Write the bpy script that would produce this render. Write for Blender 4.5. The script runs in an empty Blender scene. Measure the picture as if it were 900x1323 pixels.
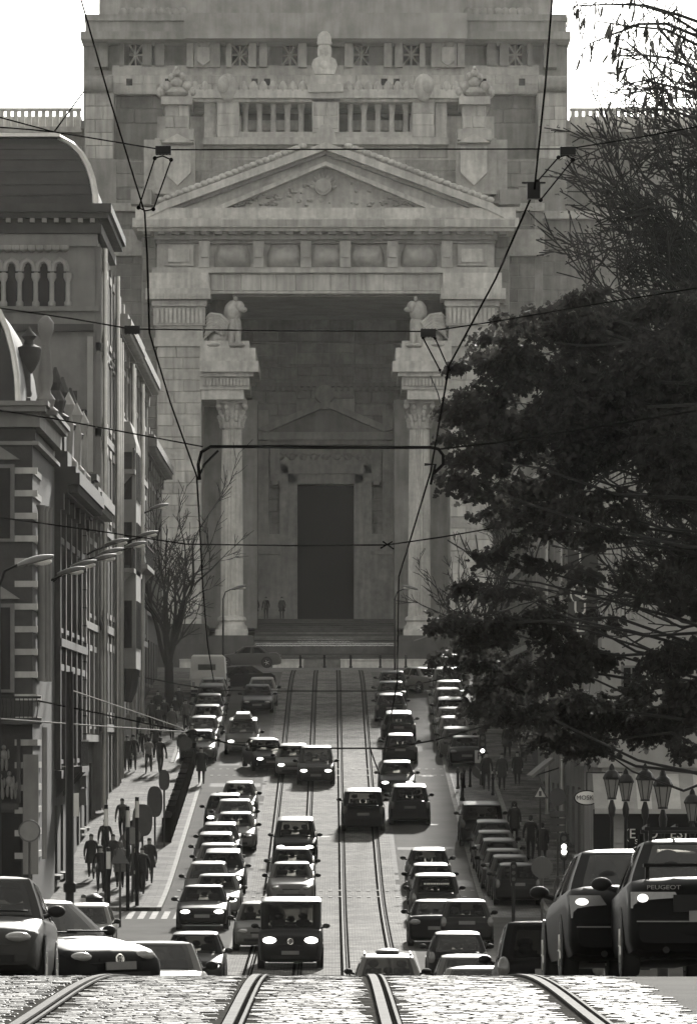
import bpy, math, random, bmesh
import numpy as np
from mathutils import Vector, Matrix
rnd = random.Random(7)
SC = bpy.context.scene
COL = SC.collection
R = math.radians

# ------------------------------------------------------------------ camera
F, CX, HY, PW, PH = 7000.0, 429.0, 960.0, 900.0, 1323.0   # focal length in photo pixels, vanishing point, photo size
EYE = 1.7
cam = bpy.data.cameras.new('camera'); camo = bpy.data.objects.new('camera', cam); COL.objects.link(camo)
cam.sensor_fit = 'HORIZONTAL'; cam.sensor_width = 36.0; cam.lens = 36.0 * F / PW
cam.shift_x = (PW / 2 - CX) / PW; cam.shift_y = (HY - PH / 2) / PW
cam.clip_start = 1.0; cam.clip_end = 5000
camo.location = (0, 0, EYE); camo.rotation_euler = (R(90), 0, 0)
SC.camera = camo

# ------------------------------------------------------------------ sky, sun, exposure
SUN_EL, SUN_AZ = 22.5, 6.0            # elevation, and degrees to the right of the street axis (sun ahead of the camera)
wd = bpy.data.worlds.new('World'); SC.world = wd; wd.use_nodes = True
nt = wd.node_tree; nt.nodes.clear()
sky = nt.nodes.new('ShaderNodeTexSky'); sky.sky_type = 'NISHITA'; sky.sun_disc = False
sky.sun_elevation = R(SUN_EL); sky.sun_rotation = R(SUN_AZ); sky.dust_density = 1.0; sky.air_density = 2.0
hs = nt.nodes.new('ShaderNodeHueSaturation'); hs.inputs['Saturation'].default_value = 0.0
tint = nt.nodes.new('ShaderNodeMix'); tint.data_type = 'RGBA'; tint.blend_type = 'MULTIPLY'
tint.inputs[0].default_value = 1.0; tint.inputs[7].default_value = (1.0, 0.985, 0.93, 1)
bg = nt.nodes.new('ShaderNodeBackground'); bg.inputs['Strength'].default_value = 0.105
wo = nt.nodes.new('ShaderNodeOutputWorld')
nt.links.new(sky.outputs[0], hs.inputs['Color']); nt.links.new(hs.outputs[0], tint.inputs[6])
nt.links.new(tint.outputs[2], bg.inputs['Color']); nt.links.new(bg.outputs[0], wo.inputs['Surface'])
sl = bpy.data.lights.new('sun', 'SUN'); sl.energy = 4.4; sl.angle = R(3.0); sl.color = (1.0, 0.975, 0.92)
so = bpy.data.objects.new('sun', sl); COL.objects.link(so); so.location = (30, 200, 120)
sdir = Vector((math.sin(R(SUN_AZ)) * math.cos(R(SUN_EL)), math.cos(R(SUN_AZ)) * math.cos(R(SUN_EL)), math.sin(R(SUN_EL))))
so.rotation_euler = sdir.to_track_quat('Z', 'Y').to_euler()
vs = SC.view_settings; vs.view_transform = 'Standard'; vs.look = 'None'; vs.gamma = 1.0; vs.use_curve_mapping = False
vs.exposure = 1.0
SC.render.engine = 'CYCLES'
cy = SC.cycles
cy.use_denoising = True
cy.max_bounces = 5; cy.diffuse_bounces = 3; cy.glossy_bounces = 2; cy.transmission_bounces = 3; cy.volume_bounces = 1
cy.transparent_max_bounces = 10
HAZE_D = 0.00002

# ------------------------------------------------------------------ terrain profile (distance, height below the eye)
PROF = [(-80, -1.5), (0, -1.7), (20, -1.77), (37.5, -1.94), (50, -2.17), (60, -2.64), (75, -3.62), (100, -5.35), (130, -6.78), (145, -6.88),
        (159, -6.72), (180, -6.45), (201, -5.9), (230, -4.0), (264, -1.45), (294, 1.15), (319, 3.25), (340, 4.35),
        (360, 4.92), (400, 5.55), (412, 5.75), (470, 6.2), (760, 6.4)]
_px = np.array([p[0] for p in PROF], float); _pz = np.array([p[1] for p in PROF], float)
_d = np.diff(_pz) / np.diff(_px); _m = np.zeros(len(_px)); _m[0] = _d[0]; _m[-1] = _d[-1]
for _i in range(1, len(_px) - 1):
    h0, h1 = _px[_i] - _px[_i - 1], _px[_i + 1] - _px[_i]
    _m[_i] = (_d[_i - 1] * h1 + _d[_i] * h0) / (h0 + h1)
def gz(Y):
    i = int(np.clip(np.searchsorted(_px, Y) - 1, 0, len(_px) - 2)); h = _px[i + 1] - _px[i]; t = (Y - _px[i]) / h
    return float((2*t**3-3*t*t+1)*_pz[i] + (t**3-2*t*t+t)*h*_m[i] + (-2*t**3+3*t*t)*_pz[i+1] + (t**3-t*t)*h*_m[i+1]) + EYE
def gslope(Y): return (gz(Y + 1) - gz(Y - 1)) / 2
def P(x, y, Y): return Vector(((x - CX) / F * Y, Y, (HY - y) / F * Y + EYE))   # photo pixel at distance Y
def PX(x, Y): return (x - CX) / F * Y
def PZ(y, Y): return (HY - y) / F * Y + EYE
_rows = [(HY - (gz(Y) - EYE) * F / Y, Y) for Y in np.arange(150, 400, .5)]
def Yrow(y): return min(_rows, key=lambda r: abs(r[0] - y))[1]                 # distance of the road seen in row y

# ------------------------------------------------------------------ mesh helpers
class MB:
    def __init__(s): s.v = []; s.f = []
    def add(s, vs, fs):
        n = len(s.v); s.v += [tuple(p) for p in vs]; s.f += [tuple(i + n for i in f) for f in fs]; return s
    def box(s, x0, x1, y0, y1, z0, z1):
        if x0 > x1: x0, x1 = x1, x0
        if y0 > y1: y0, y1 = y1, y0
        if z0 > z1: z0, z1 = z1, z0
        return s.add([(x0,y0,z0),(x1,y0,z0),(x1,y1,z0),(x0,y1,z0),(x0,y0,z1),(x1,y0,z1),(x1,y1,z1),(x0,y1,z1)],
                     [(0,3,2,1),(4,5,6,7),(0,1,5,4),(1,2,6,5),(2,3,7,6),(3,0,4,7)])
    def taper(s, x0, x1, y0, y1, z0, z1, i):       # box whose top is inset by i
        return s.add([(x0,y0,z0),(x1,y0,z0),(x1,y1,z0),(x0,y1,z0),(x0+i,y0+i,z1),(x1-i,y0+i,z1),(x1-i,y1-i,z1),(x0+i,y1-i,z1)],
                     [(0,3,2,1),(4,5,6,7),(0,1,5,4),(1,2,6,5),(2,3,7,6),(3,0,4,7)])
    def cbox(s, c, d): return s.box(c[0]-d[0]/2, c[0]+d[0]/2, c[1]-d[1]/2, c[1]+d[1]/2, c[2]-d[2]/2, c[2]+d[2]/2)
    def prism(s, poly, a, b, axis='y'):            # polygon extruded from a to b along an axis
        def m(u, w, t): return {'y': (u, t, w), 'x': (t, u, w), 'z': (u, w, t)}[axis]
        n = len(poly); vs = [m(u, w, a) for u, w in poly] + [m(u, w, b) for u, w in poly]
        return s.add(vs, [tuple(range(n)), tuple(range(2*n-1, n-1, -1))] + [(i, i+n, (i+1) % n + n, (i+1) % n) for i in range(n)])
    def tube(s, pts, r, n=6, cap=True):
        pts = [Vector(p) for p in pts]; k = len(pts); rr = r if isinstance(r, (list, tuple)) else [r] * k
        vs = []; up = None
        for i, p in enumerate(pts):
            d = (pts[min(i+1, k-1)] - pts[max(i-1, 0)]).normalized()
            if up is None: up = d.orthogonal().normalized()
            up = up - d * up.dot(d)
            up = up.normalized() if up.length > 1e-5 else d.orthogonal().normalized()
            q = d.cross(up)
            for j in range(n):
                a = 2 * math.pi * j / n; vs.append(p + (up * math.cos(a) + q * math.sin(a)) * rr[i])
        fs = [(i*n+j, i*n+(j+1) % n, (i+1)*n+(j+1) % n, (i+1)*n+j) for i in range(k-1) for j in range(n)]
        if cap: fs += [tuple(range(n-1, -1, -1)), tuple(range((k-1)*n, k*n))]
        return s.add(vs, fs)
    def lathe(s, prof, c=(0,0,0), n=12, a0=0):
        vs = []; k = len(prof)
        for r, z in prof:
            for j in range(n):
                a = a0 + 2 * math.pi * j / n; vs.append((c[0] + r*math.cos(a), c[1] + r*math.sin(a), c[2] + z))
        fs = [(i*n+j, i*n+(j+1) % n, (i+1)*n+(j+1) % n, (i+1)*n+j) for i in range(k-1) for j in range(n)]
        fs += [tuple(range(n-1, -1, -1)), tuple(range((k-1)*n, k*n))]
        return s.add(vs, fs)
    def cyl(s, c, r, h, axis='z', n=12):
        o = {'x': ((0,1,0),(0,0,1),(1,0,0)), 'y': ((0,0,1),(1,0,0),(0,1,0)), 'z': ((1,0,0),(0,1,0),(0,0,1))}[axis]
        u, w, t = [Vector(q) for q in o]; c = Vector(c); vs = []
        for e in (0, h):
            for j in range(n):
                a = 2*math.pi*j/n; vs.append(c + u*r*math.cos(a) + w*r*math.sin(a) + t*e)
        return s.add(vs, [tuple(range(n-1,-1,-1)), tuple(range(n, 2*n))] + [(j, (j+1) % n, (j+1) % n+n, j+n) for j in range(n)])
    def ell(s, c, r, nu=12, nv=8):
        vs = []; 
        for i in range(nv+1):
            a = -math.pi/2 + math.pi*i/nv
            for j in range(nu):
                b = 2*math.pi*j/nu; vs.append((c[0]+r[0]*math.cos(a)*math.cos(b), c[1]+r[1]*math.cos(a)*math.sin(b), c[2]+r[2]*math.sin(a)))
        return s.add(vs, [(i*nu+j, i*nu+(j+1) % nu, (i+1)*nu+(j+1) % nu, (i+1)*nu+j) for i in range(nv) for j in range(nu)])
    def grid(s, rows):                              # rows of points -> quads
        n = len(rows[0]); vs = [p for r in rows for p in r]
        return s.add(vs, [(i*n+j, i*n+j+1, (i+1)*n+j+1, (i+1)*n+j) for i in range(len(rows)-1) for j in range(n-1)])
    def mesh(s, name, mat=None, sm=None):
        me = bpy.data.meshes.new(name); me.from_pydata(s.v, [], s.f); me.update()
        bm = bmesh.new(); bm.from_mesh(me); bmesh.ops.recalc_face_normals(bm, faces=bm.faces); bm.to_mesh(me); bm.free()
        if mat: me.materials.append(mat)
        if sm is not None:
            me.polygons.foreach_set('use_smooth', [True] * len(me.polygons)); me.set_sharp_from_angle(angle=R(sm))
        return me
def thing(name, label, cat, loc=(0,0,0), rz=0, group=None):
    o = bpy.data.objects.new(name, None); COL.objects.link(o); o.empty_display_size = .3
    o.location = loc; o.rotation_euler = (0, 0, rz); o['label'] = label; o['category'] = cat
    if group: o['group'] = group
    return o
def tag(o, label, cat, group=None):
    o['label'] = label; o['category'] = cat
    if group: o['group'] = group
    return o
def obj(name, me, parent=None, world=False):
    o = bpy.data.objects.new(name, me); COL.objects.link(o)
    if parent:
        o.parent = parent
        if world and parent.type == 'EMPTY': o.location = -parent.location
    return o
def part(name, mb, mat, parent=None, sm=None, world=False): return obj(name, mb.mesh(name, mat, sm), parent, world)
def struct(name, mb, mat, sm=None, kind='structure'):
    o = part(name, mb, mat, None, sm); o['kind'] = kind; return o
def dup(o, parent=None):
    c = o.copy(); COL.objects.link(c); c.parent = parent
    for ch in list(o.children): dup(ch, c)
    return c

# ------------------------------------------------------------------ materials
MATS = {}
def g(v, warm=1.0): return (v, v * (1 - .02 * warm), v * (1 - .075 * warm), 1)
def mat(name, v=.3, rough=.7, var=.25, scale=1.0, streak=0.0, bump=0.0, bscale=20, metal=0.0, emit=0.0, coat=0.0, spec=.5, trans=0.0, fine=0.0, bdist=.02, island=0.0):
    if name in MATS: return MATS[name]
    m = bpy.data.materials.new(name); m.use_nodes = True; MATS[name] = m
    n = m.node_tree.nodes; l = m.node_tree.links; b = n['Principled BSDF']
    b.inputs['Roughness'].default_value = rough; b.inputs['Metallic'].default_value = metal
    b.inputs['Specular IOR Level'].default_value = spec; b.inputs['Coat Weight'].default_value = coat; b.inputs['Coat Roughness'].default_value = .06
    if trans: b.inputs['Transmission Weight'].default_value = trans
    b.inputs['Base Color'].default_value = g(v)
    geo = n.new('ShaderNodeNewGeometry')
    if var or streak:
        nz = n.new('ShaderNodeTexNoise'); nz.inputs['Scale'].default_value = scale; nz.inputs['Detail'].default_value = 6; nz.inputs['Roughness'].default_value = .62
        l.new(geo.outputs['Position'], nz.inputs['Vector'])
        rmp = n.new('ShaderNodeValToRGB'); rmp.color_ramp.elements[0].position = .28; rmp.color_ramp.elements[1].position = .72
        rmp.color_ramp.elements[0].color = g(v * (1 - var)); rmp.color_ramp.elements[1].color = g(min(.95, v * (1 + var)))
        l.new(nz.outputs['Fac'], rmp.inputs['Fac']); out = rmp.outputs['Color']
        if streak:
            mp = n.new('ShaderNodeMapping'); mp.inputs['Scale'].default_value = (2.6, 2.6, .3); l.new(geo.outputs['Position'], mp.inputs['Vector'])
            n2 = n.new('ShaderNodeTexNoise'); n2.inputs['Scale'].default_value = 1.0; n2.inputs['Detail'].default_value = 7; l.new(mp.outputs[0], n2.inputs['Vector'])
            r2 = n.new('ShaderNodeValToRGB'); r2.color_ramp.elements[0].position = .36; r2.color_ramp.elements[1].position = .62
            r2.color_ramp.elements[0].color = (1 - streak,) * 3 + (1,); r2.color_ramp.elements[1].color = (1, 1, 1, 1)
            l.new(n2.outputs['Fac'], r2.inputs['Fac'])
            mx = n.new('ShaderNodeMix'); mx.data_type = 'RGBA'; mx.blend_type = 'MULTIPLY'; mx.inputs[0].default_value = 1
            l.new(out, mx.inputs[6]); l.new(r2.outputs['Color'], mx.inputs[7]); out = mx.outputs[2]
        if fine:
            n3 = n.new('ShaderNodeTexNoise'); n3.inputs['Scale'].default_value = bscale; n3.inputs['Detail'].default_value = 3; l.new(geo.outputs['Position'], n3.inputs['Vector'])
            r3 = n.new('ShaderNodeValToRGB'); r3.color_ramp.elements[0].position = .3; r3.color_ramp.elements[1].position = .7
            r3.color_ramp.elements[0].color = (1 - fine,) * 3 + (1,); r3.color_ramp.elements[1].color = (1, 1, 1, 1)
            l.new(n3.outputs['Fac'], r3.inputs['Fac'])
            mx = n.new('ShaderNodeMix'); mx.data_type = 'RGBA'; mx.blend_type = 'MULTIPLY'; mx.inputs[0].default_value = 1
            l.new(out, mx.inputs[6]); l.new(r3.outputs['Color'], mx.inputs[7]); out = mx.outputs[2]
        if island:
            ri = n.new('ShaderNodeMapRange'); ri.inputs['To Min'].default_value = 1 - island; ri.inputs['To Max'].default_value = 1.0
            l.new(geo.outputs['Random Per Island'], ri.inputs['Value'])
            mx = n.new('ShaderNodeMix'); mx.data_type = 'RGBA'; mx.blend_type = 'MULTIPLY'; mx.inputs[0].default_value = 1
            l.new(out, mx.inputs[6]); l.new(ri.outputs[0], mx.inputs[7]); out = mx.outputs[2]
        l.new(out, b.inputs['Base Color'])
    if bump:
        nb = n.new('ShaderNodeTexNoise'); nb.inputs['Scale'].default_value = bscale; nb.inputs['Detail'].default_value = 4; l.new(geo.outputs['Position'], nb.inputs['Vector'])
        bp = n.new('ShaderNodeBump'); bp.inputs['Strength'].default_value = bump; bp.inputs['Distance'].default_value = bdist
        l.new(nb.outputs['Fac'], bp.inputs['Height']); l.new(bp.outputs[0], b.inputs['Normal'])
    if emit:
        b.inputs['Emission Color'].default_value = (1, .98, .93, 1); b.inputs['Emission Strength'].default_value = emit
    return m
def setts_mat(name, v, sx, sy, rough=.38, joint=.35, spec=.3):
    m = bpy.data.materials.new(name); m.use_nodes = True; MATS[name] = m
    n = m.node_tree.nodes; l = m.node_tree.links; b = n['Principled BSDF']
    geo = n.new('ShaderNodeNewGeometry'); br = n.new('ShaderNodeTexBrick')
    br.inputs['Scale'].default_value = 1.0; br.inputs['Brick Width'].default_value = sx; br.inputs['Row Height'].default_value = sy
    br.inputs['Mortar Size'].default_value = .012; br.inputs['Mortar Smooth'].default_value = .6; br.inputs['Bias'].default_value = 0
    br.inputs['Color1'].default_value = g(v * .62); br.inputs['Color2'].default_value = g(v * 1.3); br.inputs['Mortar'].default_value = g(v * joint)
    l.new(geo.outputs['Position'], br.inputs['Vector'])
    nz = n.new('ShaderNodeTexNoise'); nz.inputs['Scale'].default_value = .6; nz.inputs['Detail'].default_value = 9; nz.inputs['Roughness'].default_value = .75; l.new(geo.outputs['Position'], nz.inputs['Vector'])
    rp = n.new('ShaderNodeValToRGB'); rp.color_ramp.elements[0].position = .38; rp.color_ramp.elements[1].position = .62
    rp.color_ramp.elements[0].color = (.34, .34, .34, 1); rp.color_ramp.elements[1].color = (1, 1, 1, 1); l.new(nz.outputs['Fac'], rp.inputs['Fac'])
    mx = n.new('ShaderNodeMix'); mx.data_type = 'RGBA'; mx.blend_type = 'MULTIPLY'; mx.inputs[0].default_value = 1
    l.new(br.outputs['Color'], mx.inputs[6]); l.new(rp.outputs['Color'], mx.inputs[7]); l.new(mx.outputs[2], b.inputs['Base Color'])
    n2 = n.new('ShaderNodeTexNoise'); n2.inputs['Scale'].default_value = 7.0; n2.inputs['Detail'].default_value = 3; l.new(geo.outputs['Position'], n2.inputs['Vector'])
    ad = n.new('ShaderNodeMath'); ad.operation = 'MULTIPLY_ADD'; l.new(br.outputs['Fac'], ad.inputs[0]); ad.inputs[1].default_value = -1.0; l.new(n2.outputs['Fac'], ad.inputs[2])
    bp = n.new('ShaderNodeBump'); bp.inputs['Strength'].default_value = .7; bp.inputs['Distance'].default_value = .02
    l.new(ad.outputs[0], bp.inputs['Height']); l.new(bp.outputs[0], b.inputs['Normal'])
    b.inputs['Roughness'].default_value = rough; b.inputs['Specular IOR Level'].default_value = spec
    return m

STONE = mat('palace_stone', .44, .85, .28, .35, streak=.2, bump=.3, bscale=2.5, bdist=.05, fine=.2)
STONE_D = mat('palace_dark_stone', .26, .9, .35, .4, streak=.2, bump=.3, bscale=2.5, bdist=.05)  # darker tone of the palace stone
STONE_L = mat('palace_clean_stone', .55, .85, .25, .4, streak=.25, bump=.2, bscale=3, bdist=.04, fine=.2)
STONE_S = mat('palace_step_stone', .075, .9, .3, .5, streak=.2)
STONE_M = mat('palace_masonry_block', .41, .9, .25, .6, streak=.2, bump=.3, bscale=3, bdist=.04, fine=.2, island=.3)
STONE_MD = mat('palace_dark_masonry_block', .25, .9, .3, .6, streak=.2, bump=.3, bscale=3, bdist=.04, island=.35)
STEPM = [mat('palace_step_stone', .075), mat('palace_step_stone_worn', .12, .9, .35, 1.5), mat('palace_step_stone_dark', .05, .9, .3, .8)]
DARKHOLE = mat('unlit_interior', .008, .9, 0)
ASPH = mat('asphalt', .085, .8, .25, .5, bump=.5, bscale=60, fine=.3, spec=.008)
PAVE = setts_mat('pavement_slabs', .14, .6, .45, rough=.7, joint=.55, spec=.008)
SETT = setts_mat('granite_setts', .2, .19, .125, rough=.72, spec=.0085)
SETT_P = setts_mat('parking_bay_setts', .13, .2, .2, rough=.6, spec=.05)
SETTG = mat('granite_sett_blocks', .10, .55, .5, 5.0, bump=.5, bscale=22, fine=.4, spec=.02, island=.5)
KERB = mat('kerb_granite', .16, .8, .3, 1.5, spec=.05)
STEEL = mat('worn_rail_steel', .06, .8, .4, 3, spec=.04)
RAILBED = mat('rail_groove_mortar', .016, .9, .3, 4, spec=0)
WHITE_P = mat('white_road_paint', .22, .8, .4, 4, spec=.05)
BLACKM = mat('black_painted_metal', .012, .5, .2, 3, spec=.15)
GREYM = mat('grey_metal', .05, .5, .2, 2, spec=.2)
CABLE = mat('dark_cable', .006, 1, 0, spec=0)
BRIGHTM = mat('worn_copper_wire', .16, .7, .1, 3, spec=.1)
GLASSB = mat('building_glass', .006, .2, 0, spec=.1)
# ================================================================== ground, road, rails
def strip(mb, x0, x1, Ya, Yb, dz, step=2.0, fx=None):
    ys = list(np.arange(Ya, Yb, step)) + [Yb]
    xs = [x0, x1] if not callable(x0) else None
    rows = []
    for Y in ys:
        a, b = (x0(Y), x1(Y)) if callable(x0) else (x0, x1)
        rows.append([(a, Y, gz(Y) + dz), (b, Y, gz(Y) + dz)])
    return mb.grid(rows)
def raised(mb, x0, x1, Ya, Yb, dz0, dz1, step=3.0):
    ys = list(np.arange(Ya, Yb, step)) + [Yb]; rows = []
    for Y in ys:
        z = gz(Y); rows.append([(x0, Y, z+dz0), (x0, Y, z+dz1), (x1, Y, z+dz1), (x1, Y, z+dz0)])
    mb.grid(rows)
    for Y in (ys[0], ys[-1]):
        z = gz(Y); mb.add([(x0,Y,z+dz0),(x1,Y,z+dz0),(x1,Y,z+dz1),(x0,Y,z+dz1)], [(0,1,2,3)])
    return mb
mb = MB(); ys = list(np.arange(-70, 420, 4)) + list(range(420, 741, 20))
mb.grid([[(x, Y, gz(Y) - .06) for x in (-380, -60, -12, 12, 60, 380)] for Y in ys]); struct('ground', mb, ASPH, 60)
struct('road', strip(MB(), -9.0, 9.0, -60, 345, 0), ASPH, 60)
struct('plaza', strip(MB(), -60, 60, 345.0, 411, -.01), setts_mat('plaza_setts', .13, .3, .2, rough=.7, spec=.1), 60)
LSH = lambda Y: .34 * max(0.0, min(1.0, (110 - Y) / 60))          # the left track drifts inward near the crest
struct('tram_bed', strip(MB(), lambda Y: -3.15 + .0*Y, lambda Y: 2.45 + .0*Y, 60.0, 352, .006), SETT, 60)
# foreground setts: real blocks, one field
def sett_field(x0, x1, Ya, Yb):
    V = []; Fc = []; rr = random.Random(3); Y = Ya; k = 0
    rails = lambda Y: [-2.49 + LSH(Y), -1.05 + LSH(Y), .37, 1.81]
    while Y < Yb:
        dy = rr.uniform(.115, .15); x = x0 + (k % 2) * .09
        z = gz(Y + dy/2)
        sl_ = gslope(Y)
        while x < x1:
            w = rr.uniform(.14, .22)
            if not any(abs(x + w/2 - q) < .085 + w/2 - .02 for q in rails(Y)):
                t = rr.uniform(-.0015, .002) + .008; tx = rr.uniform(-.001, .001); ty = rr.uniform(-.0012, .0012)
                a, b_, c, d = x + .008, x + w - .008, Y + .008, Y + dy - .008; n = len(V)
                zb = lambda yy: z + (yy - Y - dy/2) * sl_
                V += [(a,c,zb(c)+.002),(b_,c,zb(c)+.002),(b_,d,zb(d)+.002),(a,d,zb(d)+.002)]
                i = .010
                V += [(a+i,c+i,zb(c)+t-tx-ty),(b_-i,c+i,zb(c)+t+tx-ty),(b_-i,d-i,zb(d)+t+tx+ty),(a+i,d-i,zb(d)+t-tx+ty)]
                Fc += [(n+4,n+5,n+6,n+7),(n,n+1,n+5,n+4),(n+1,n+2,n+6,n+5),(n+2,n+3,n+7,n+6),(n+3,n,n+4,n+7)]
            x += w
        Y += dy; k += 1
    m_ = MB(); m_.v = V; m_.f = Fc; return m_
o = struct('cobble_stones', sett_field(-7.5, 2.5, 33, 62), SETTG, None, 'stuff')
struct('setts_joint_sand', strip(MB(), lambda Y: -7.6, lambda Y: 2.52, 20, 60.0, .002), mat('joint_sand', .07, .9, .3, 6, spec=0), 60)
# tram tracks
def track(label, rails, shift):
    t = thing('tram_track', label, 'tram track', (0, 40, gz(40)), group='tram tracks in the street')
    for q in rails:
        r = part('rail', MB(), None, t)
        bed = lambda Y, s: q + (LSH(Y) if shift else 0) + s
        m1 = MB(); ys = list(np.arange(30, 352, 1.5))
        def rib(a, b, dz): m1.grid([[(bed(Y, a), Y, gz(Y)+dz), (bed(Y, b), Y, gz(Y)+dz)] for Y in ys])
        def rail_(a, b, z0, z1): m1.grid([[(bed(Y, a), Y, gz(Y)+z0), (bed(Y, a), Y, gz(Y)+z1), (bed(Y, b), Y, gz(Y)+z1), (bed(Y, b), Y, gz(Y)+z0)] for Y in ys])
        rail_(-.035, .035, .008, .026); rail_(.075, .10, .008, .024)
        bpy.data.objects.remove(r); r = part('rail', m1, STEEL, t, world=True)
        m2 = MB(); m2.grid([[(bed(Y, -.055 - (.07 if Y > 90 else 0)), Y, gz(Y)+.010), (bed(Y, .115 + (.05 if Y > 90 else 0)), Y, gz(Y)+.010)] for Y in ys]); part('groove_bed', m2, RAILBED, r)
    return t
track('grooved tram track under the oncoming cars and the large van', (-2.49, -1.05), True)
track('grooved tram track under the dark car driving away uphill', (.37, 1.81), False)
# kerb lines beside the tram bed, lane seams
mb = MB()
for xx in (-3.22, 2.52):
    for Ya in np.arange(62, 330, 1.0):
        if rnd.random() < .9: strip(mb, xx - .09, xx + .09, Ya + .02, Ya + .97, .010, 1.0)
struct('tram_bed_edging', mb, mat('edging_stone', .07, .8, .5, 1.2, spec=.03), None)
# pavements
mb = MB(); raised(mb, -10.6, -6.35, 196, 268, -.05, .13); raised(mb, -10.6, -8.0, 268, 338, -.05, .13); raised(mb, -16, -8.6, 20, 140, -.05, .13)
struct('pavement', mb, PAVE, None)
mb = MB(); raised(mb, 7.8, 10.1, 192, 338, -.05, .13); raised(mb, 5.75, 16, 56, 140, -.05, .13)
struct('pavement', mb, PAVE, None)
mb = MB(); strip(mb, -8.0, -5.95, 268, 338, .006); strip(mb, 5.7, 7.8, 192, 338, .006); struct('parking_bay', mb, SETT_P, None)
def kerbs(x0, x1, Ya, Yb, h):
    mb_ = MB(); Y = Ya
    while Y < Yb - .5: raised(mb_, x0, x1, Y + .01, min(Y + 1.2, Yb) - .01, -.05, h, 2); Y += 1.2
    return mb_
struct('kerb', kerbs(-6.35, -6.18, 196, 268, .135), KERB); struct('kerb', kerbs(-8.0, -7.84, 268, 338, .135), KERB)
struct('kerb', kerbs(7.62, 7.8, 192, 338, .135), KERB); struct('kerb', kerbs(5.5, 5.68, 192, 338, .02), KERB); struct('kerb', kerbs(5.56, 5.75, 56, 140, .135), KERB)
# crossing studs and zebra bars
mb = MB()
for Yc in (203, 206, 262, 265.5):
    x = -5.9
    while x < 5.4:
        if rnd.random() < .93: strip(mb, x, x + .14, Yc, Yc + .3, .034, .3)
        x += .36
struct('crossing_studs', mb, WHITE_P)
mb = MB()
for i in range(5): strip(mb, -7.3 + i*.42, -7.08 + i*.42, 191, 195.5, .012, 2)
struct('zebra_bars', mb, WHITE_P)

PATCH = mat('asphalt_patch', .055, .8, .2, 1.0, spec=.04); IRON = mat('cast_iron_cover', .04, .7, .3, 8, spec=.05)
mb = MB()
for x0, x1, ya, yb in ((3.9, 5.4, 208, 211), (2.9, 4.0, 246, 251), (-5.6, -4.6, 268, 274), (3.2, 4.6, 276, 279), (-4.6, -3.6, 221, 224), (-5.8, -3.4, 256, 258), (2.7, 5.4, 224, 225.2)): strip(mb, x0, x1, ya, yb, .004, 1.5)
struct('road_patch', mb, PATCH)
mb = MB()
for x, Y in ((4.3, 236), (-4.4, 246), (4.6, 262), (3.3, 200), (-.4, 230), (-.3, 275), (-.5, 305)):
    mb.add([(x + .33*math.cos(a), Y + .33*math.sin(a), gz(Y + .33*math.sin(a)) + .012) for a in np.linspace(0, 2*math.pi, 17)[:-1]], [tuple(range(16))])
struct('manhole_cover', mb, IRON)
# ================================================================== the courthouse palace at the head of the street
AX = 420.5
pal = thing('palace', 'monumental grey stone palace with pedimented portico closing the street', 'palace', (PX(AX, 424), 424, PZ(862, 412)))
def pbx(m, x0, x1, y0, y1, Y, d, mir=False):
    for k in ((0, 1) if mir else (0,)):
        a, b = (x0, x1) if k == 0 else (2*AX - x1, 2*AX - x0)
        m.box(PX(a, Y), PX(b, Y), Y, Y + d, PZ(y1, Y), PZ(y0, Y))
    return m
def pp(name, rows, m=STONE, parent=None, sm=None):
    mb = MB()
    for r in rows: pbx(mb, *r)
    return part(name, mb, m, parent or pal, sm, True)
def each(name, x0, x1, y0, y1, Y, d, m=STONE, parent=None):          # one object on each side of the axis
    return [part(name, pbx(MB(), a, b, y0, y1, Y, d), m, parent or pal, None, True) for a, b in ((x0, x1), (2*AX - x1, 2*AX - x0))]
# a chamfered unit block shared by all building stones
_sm = MB(); c_ = .04
_sm.add([(-.5,0,-.5),(.5,0,-.5),(.5,0,.5),(-.5,0,.5),(-.5+c_,-1,-.5+c_),(.5-c_,-1,-.5+c_),(.5-c_,-1,.5-c_),(-.5+c_,-1,.5-c_)],
        [(4,5,6,7),(0,1,5,4),(1,2,6,5),(2,3,7,6),(3,0,4,7)])
STONE_ME = [_sm.mesh('stone', mm) for mm in (STONE, mat('palace_stone_pale', .48, .85, .2, .5, streak=.3, bump=.25, bscale=3, bdist=.04), mat('palace_stone_dull', .39, .9, .2, .5, streak=.3, bump=.25, bscale=3, bdist=.04))]
SR = random.Random(11)
def stones(parent, x0, x1, y0, y1, Y, course, avgw, proud=.07):
    """courses of single stones laid on a face at distance Y"""
    X0, X1, Z0, Z1 = PX(x0, Y), PX(x1, Y), PZ(y1, Y), PZ(y0, Y); n = max(1, round((Z1 - Z0) / course)); h = (Z1 - Z0) / n
    for i in range(n):
        k = max(1, round((X1 - X0) / avgw)); cuts = [X0 + (X1 - X0) * (j + (.0 if j in (0, k) else (.22 if i % 2 else -.22) + SR.uniform(-.08, .08))) / k for j in range(k + 1)]
        for j in range(k):
            w = cuts[j+1] - cuts[j]
            o = bpy.data.objects.new('stone', SR.choice(STONE_ME)); COL.objects.link(o); o.parent = parent
            o.location = ((cuts[j] + cuts[j+1]) / 2, Y, Z0 + h * (i + .5))
            if parent.type == 'EMPTY': o.location -= parent.location
            o.scale = (w - .025, proud + SR.uniform(-.025, .03), h - .025)
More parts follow.
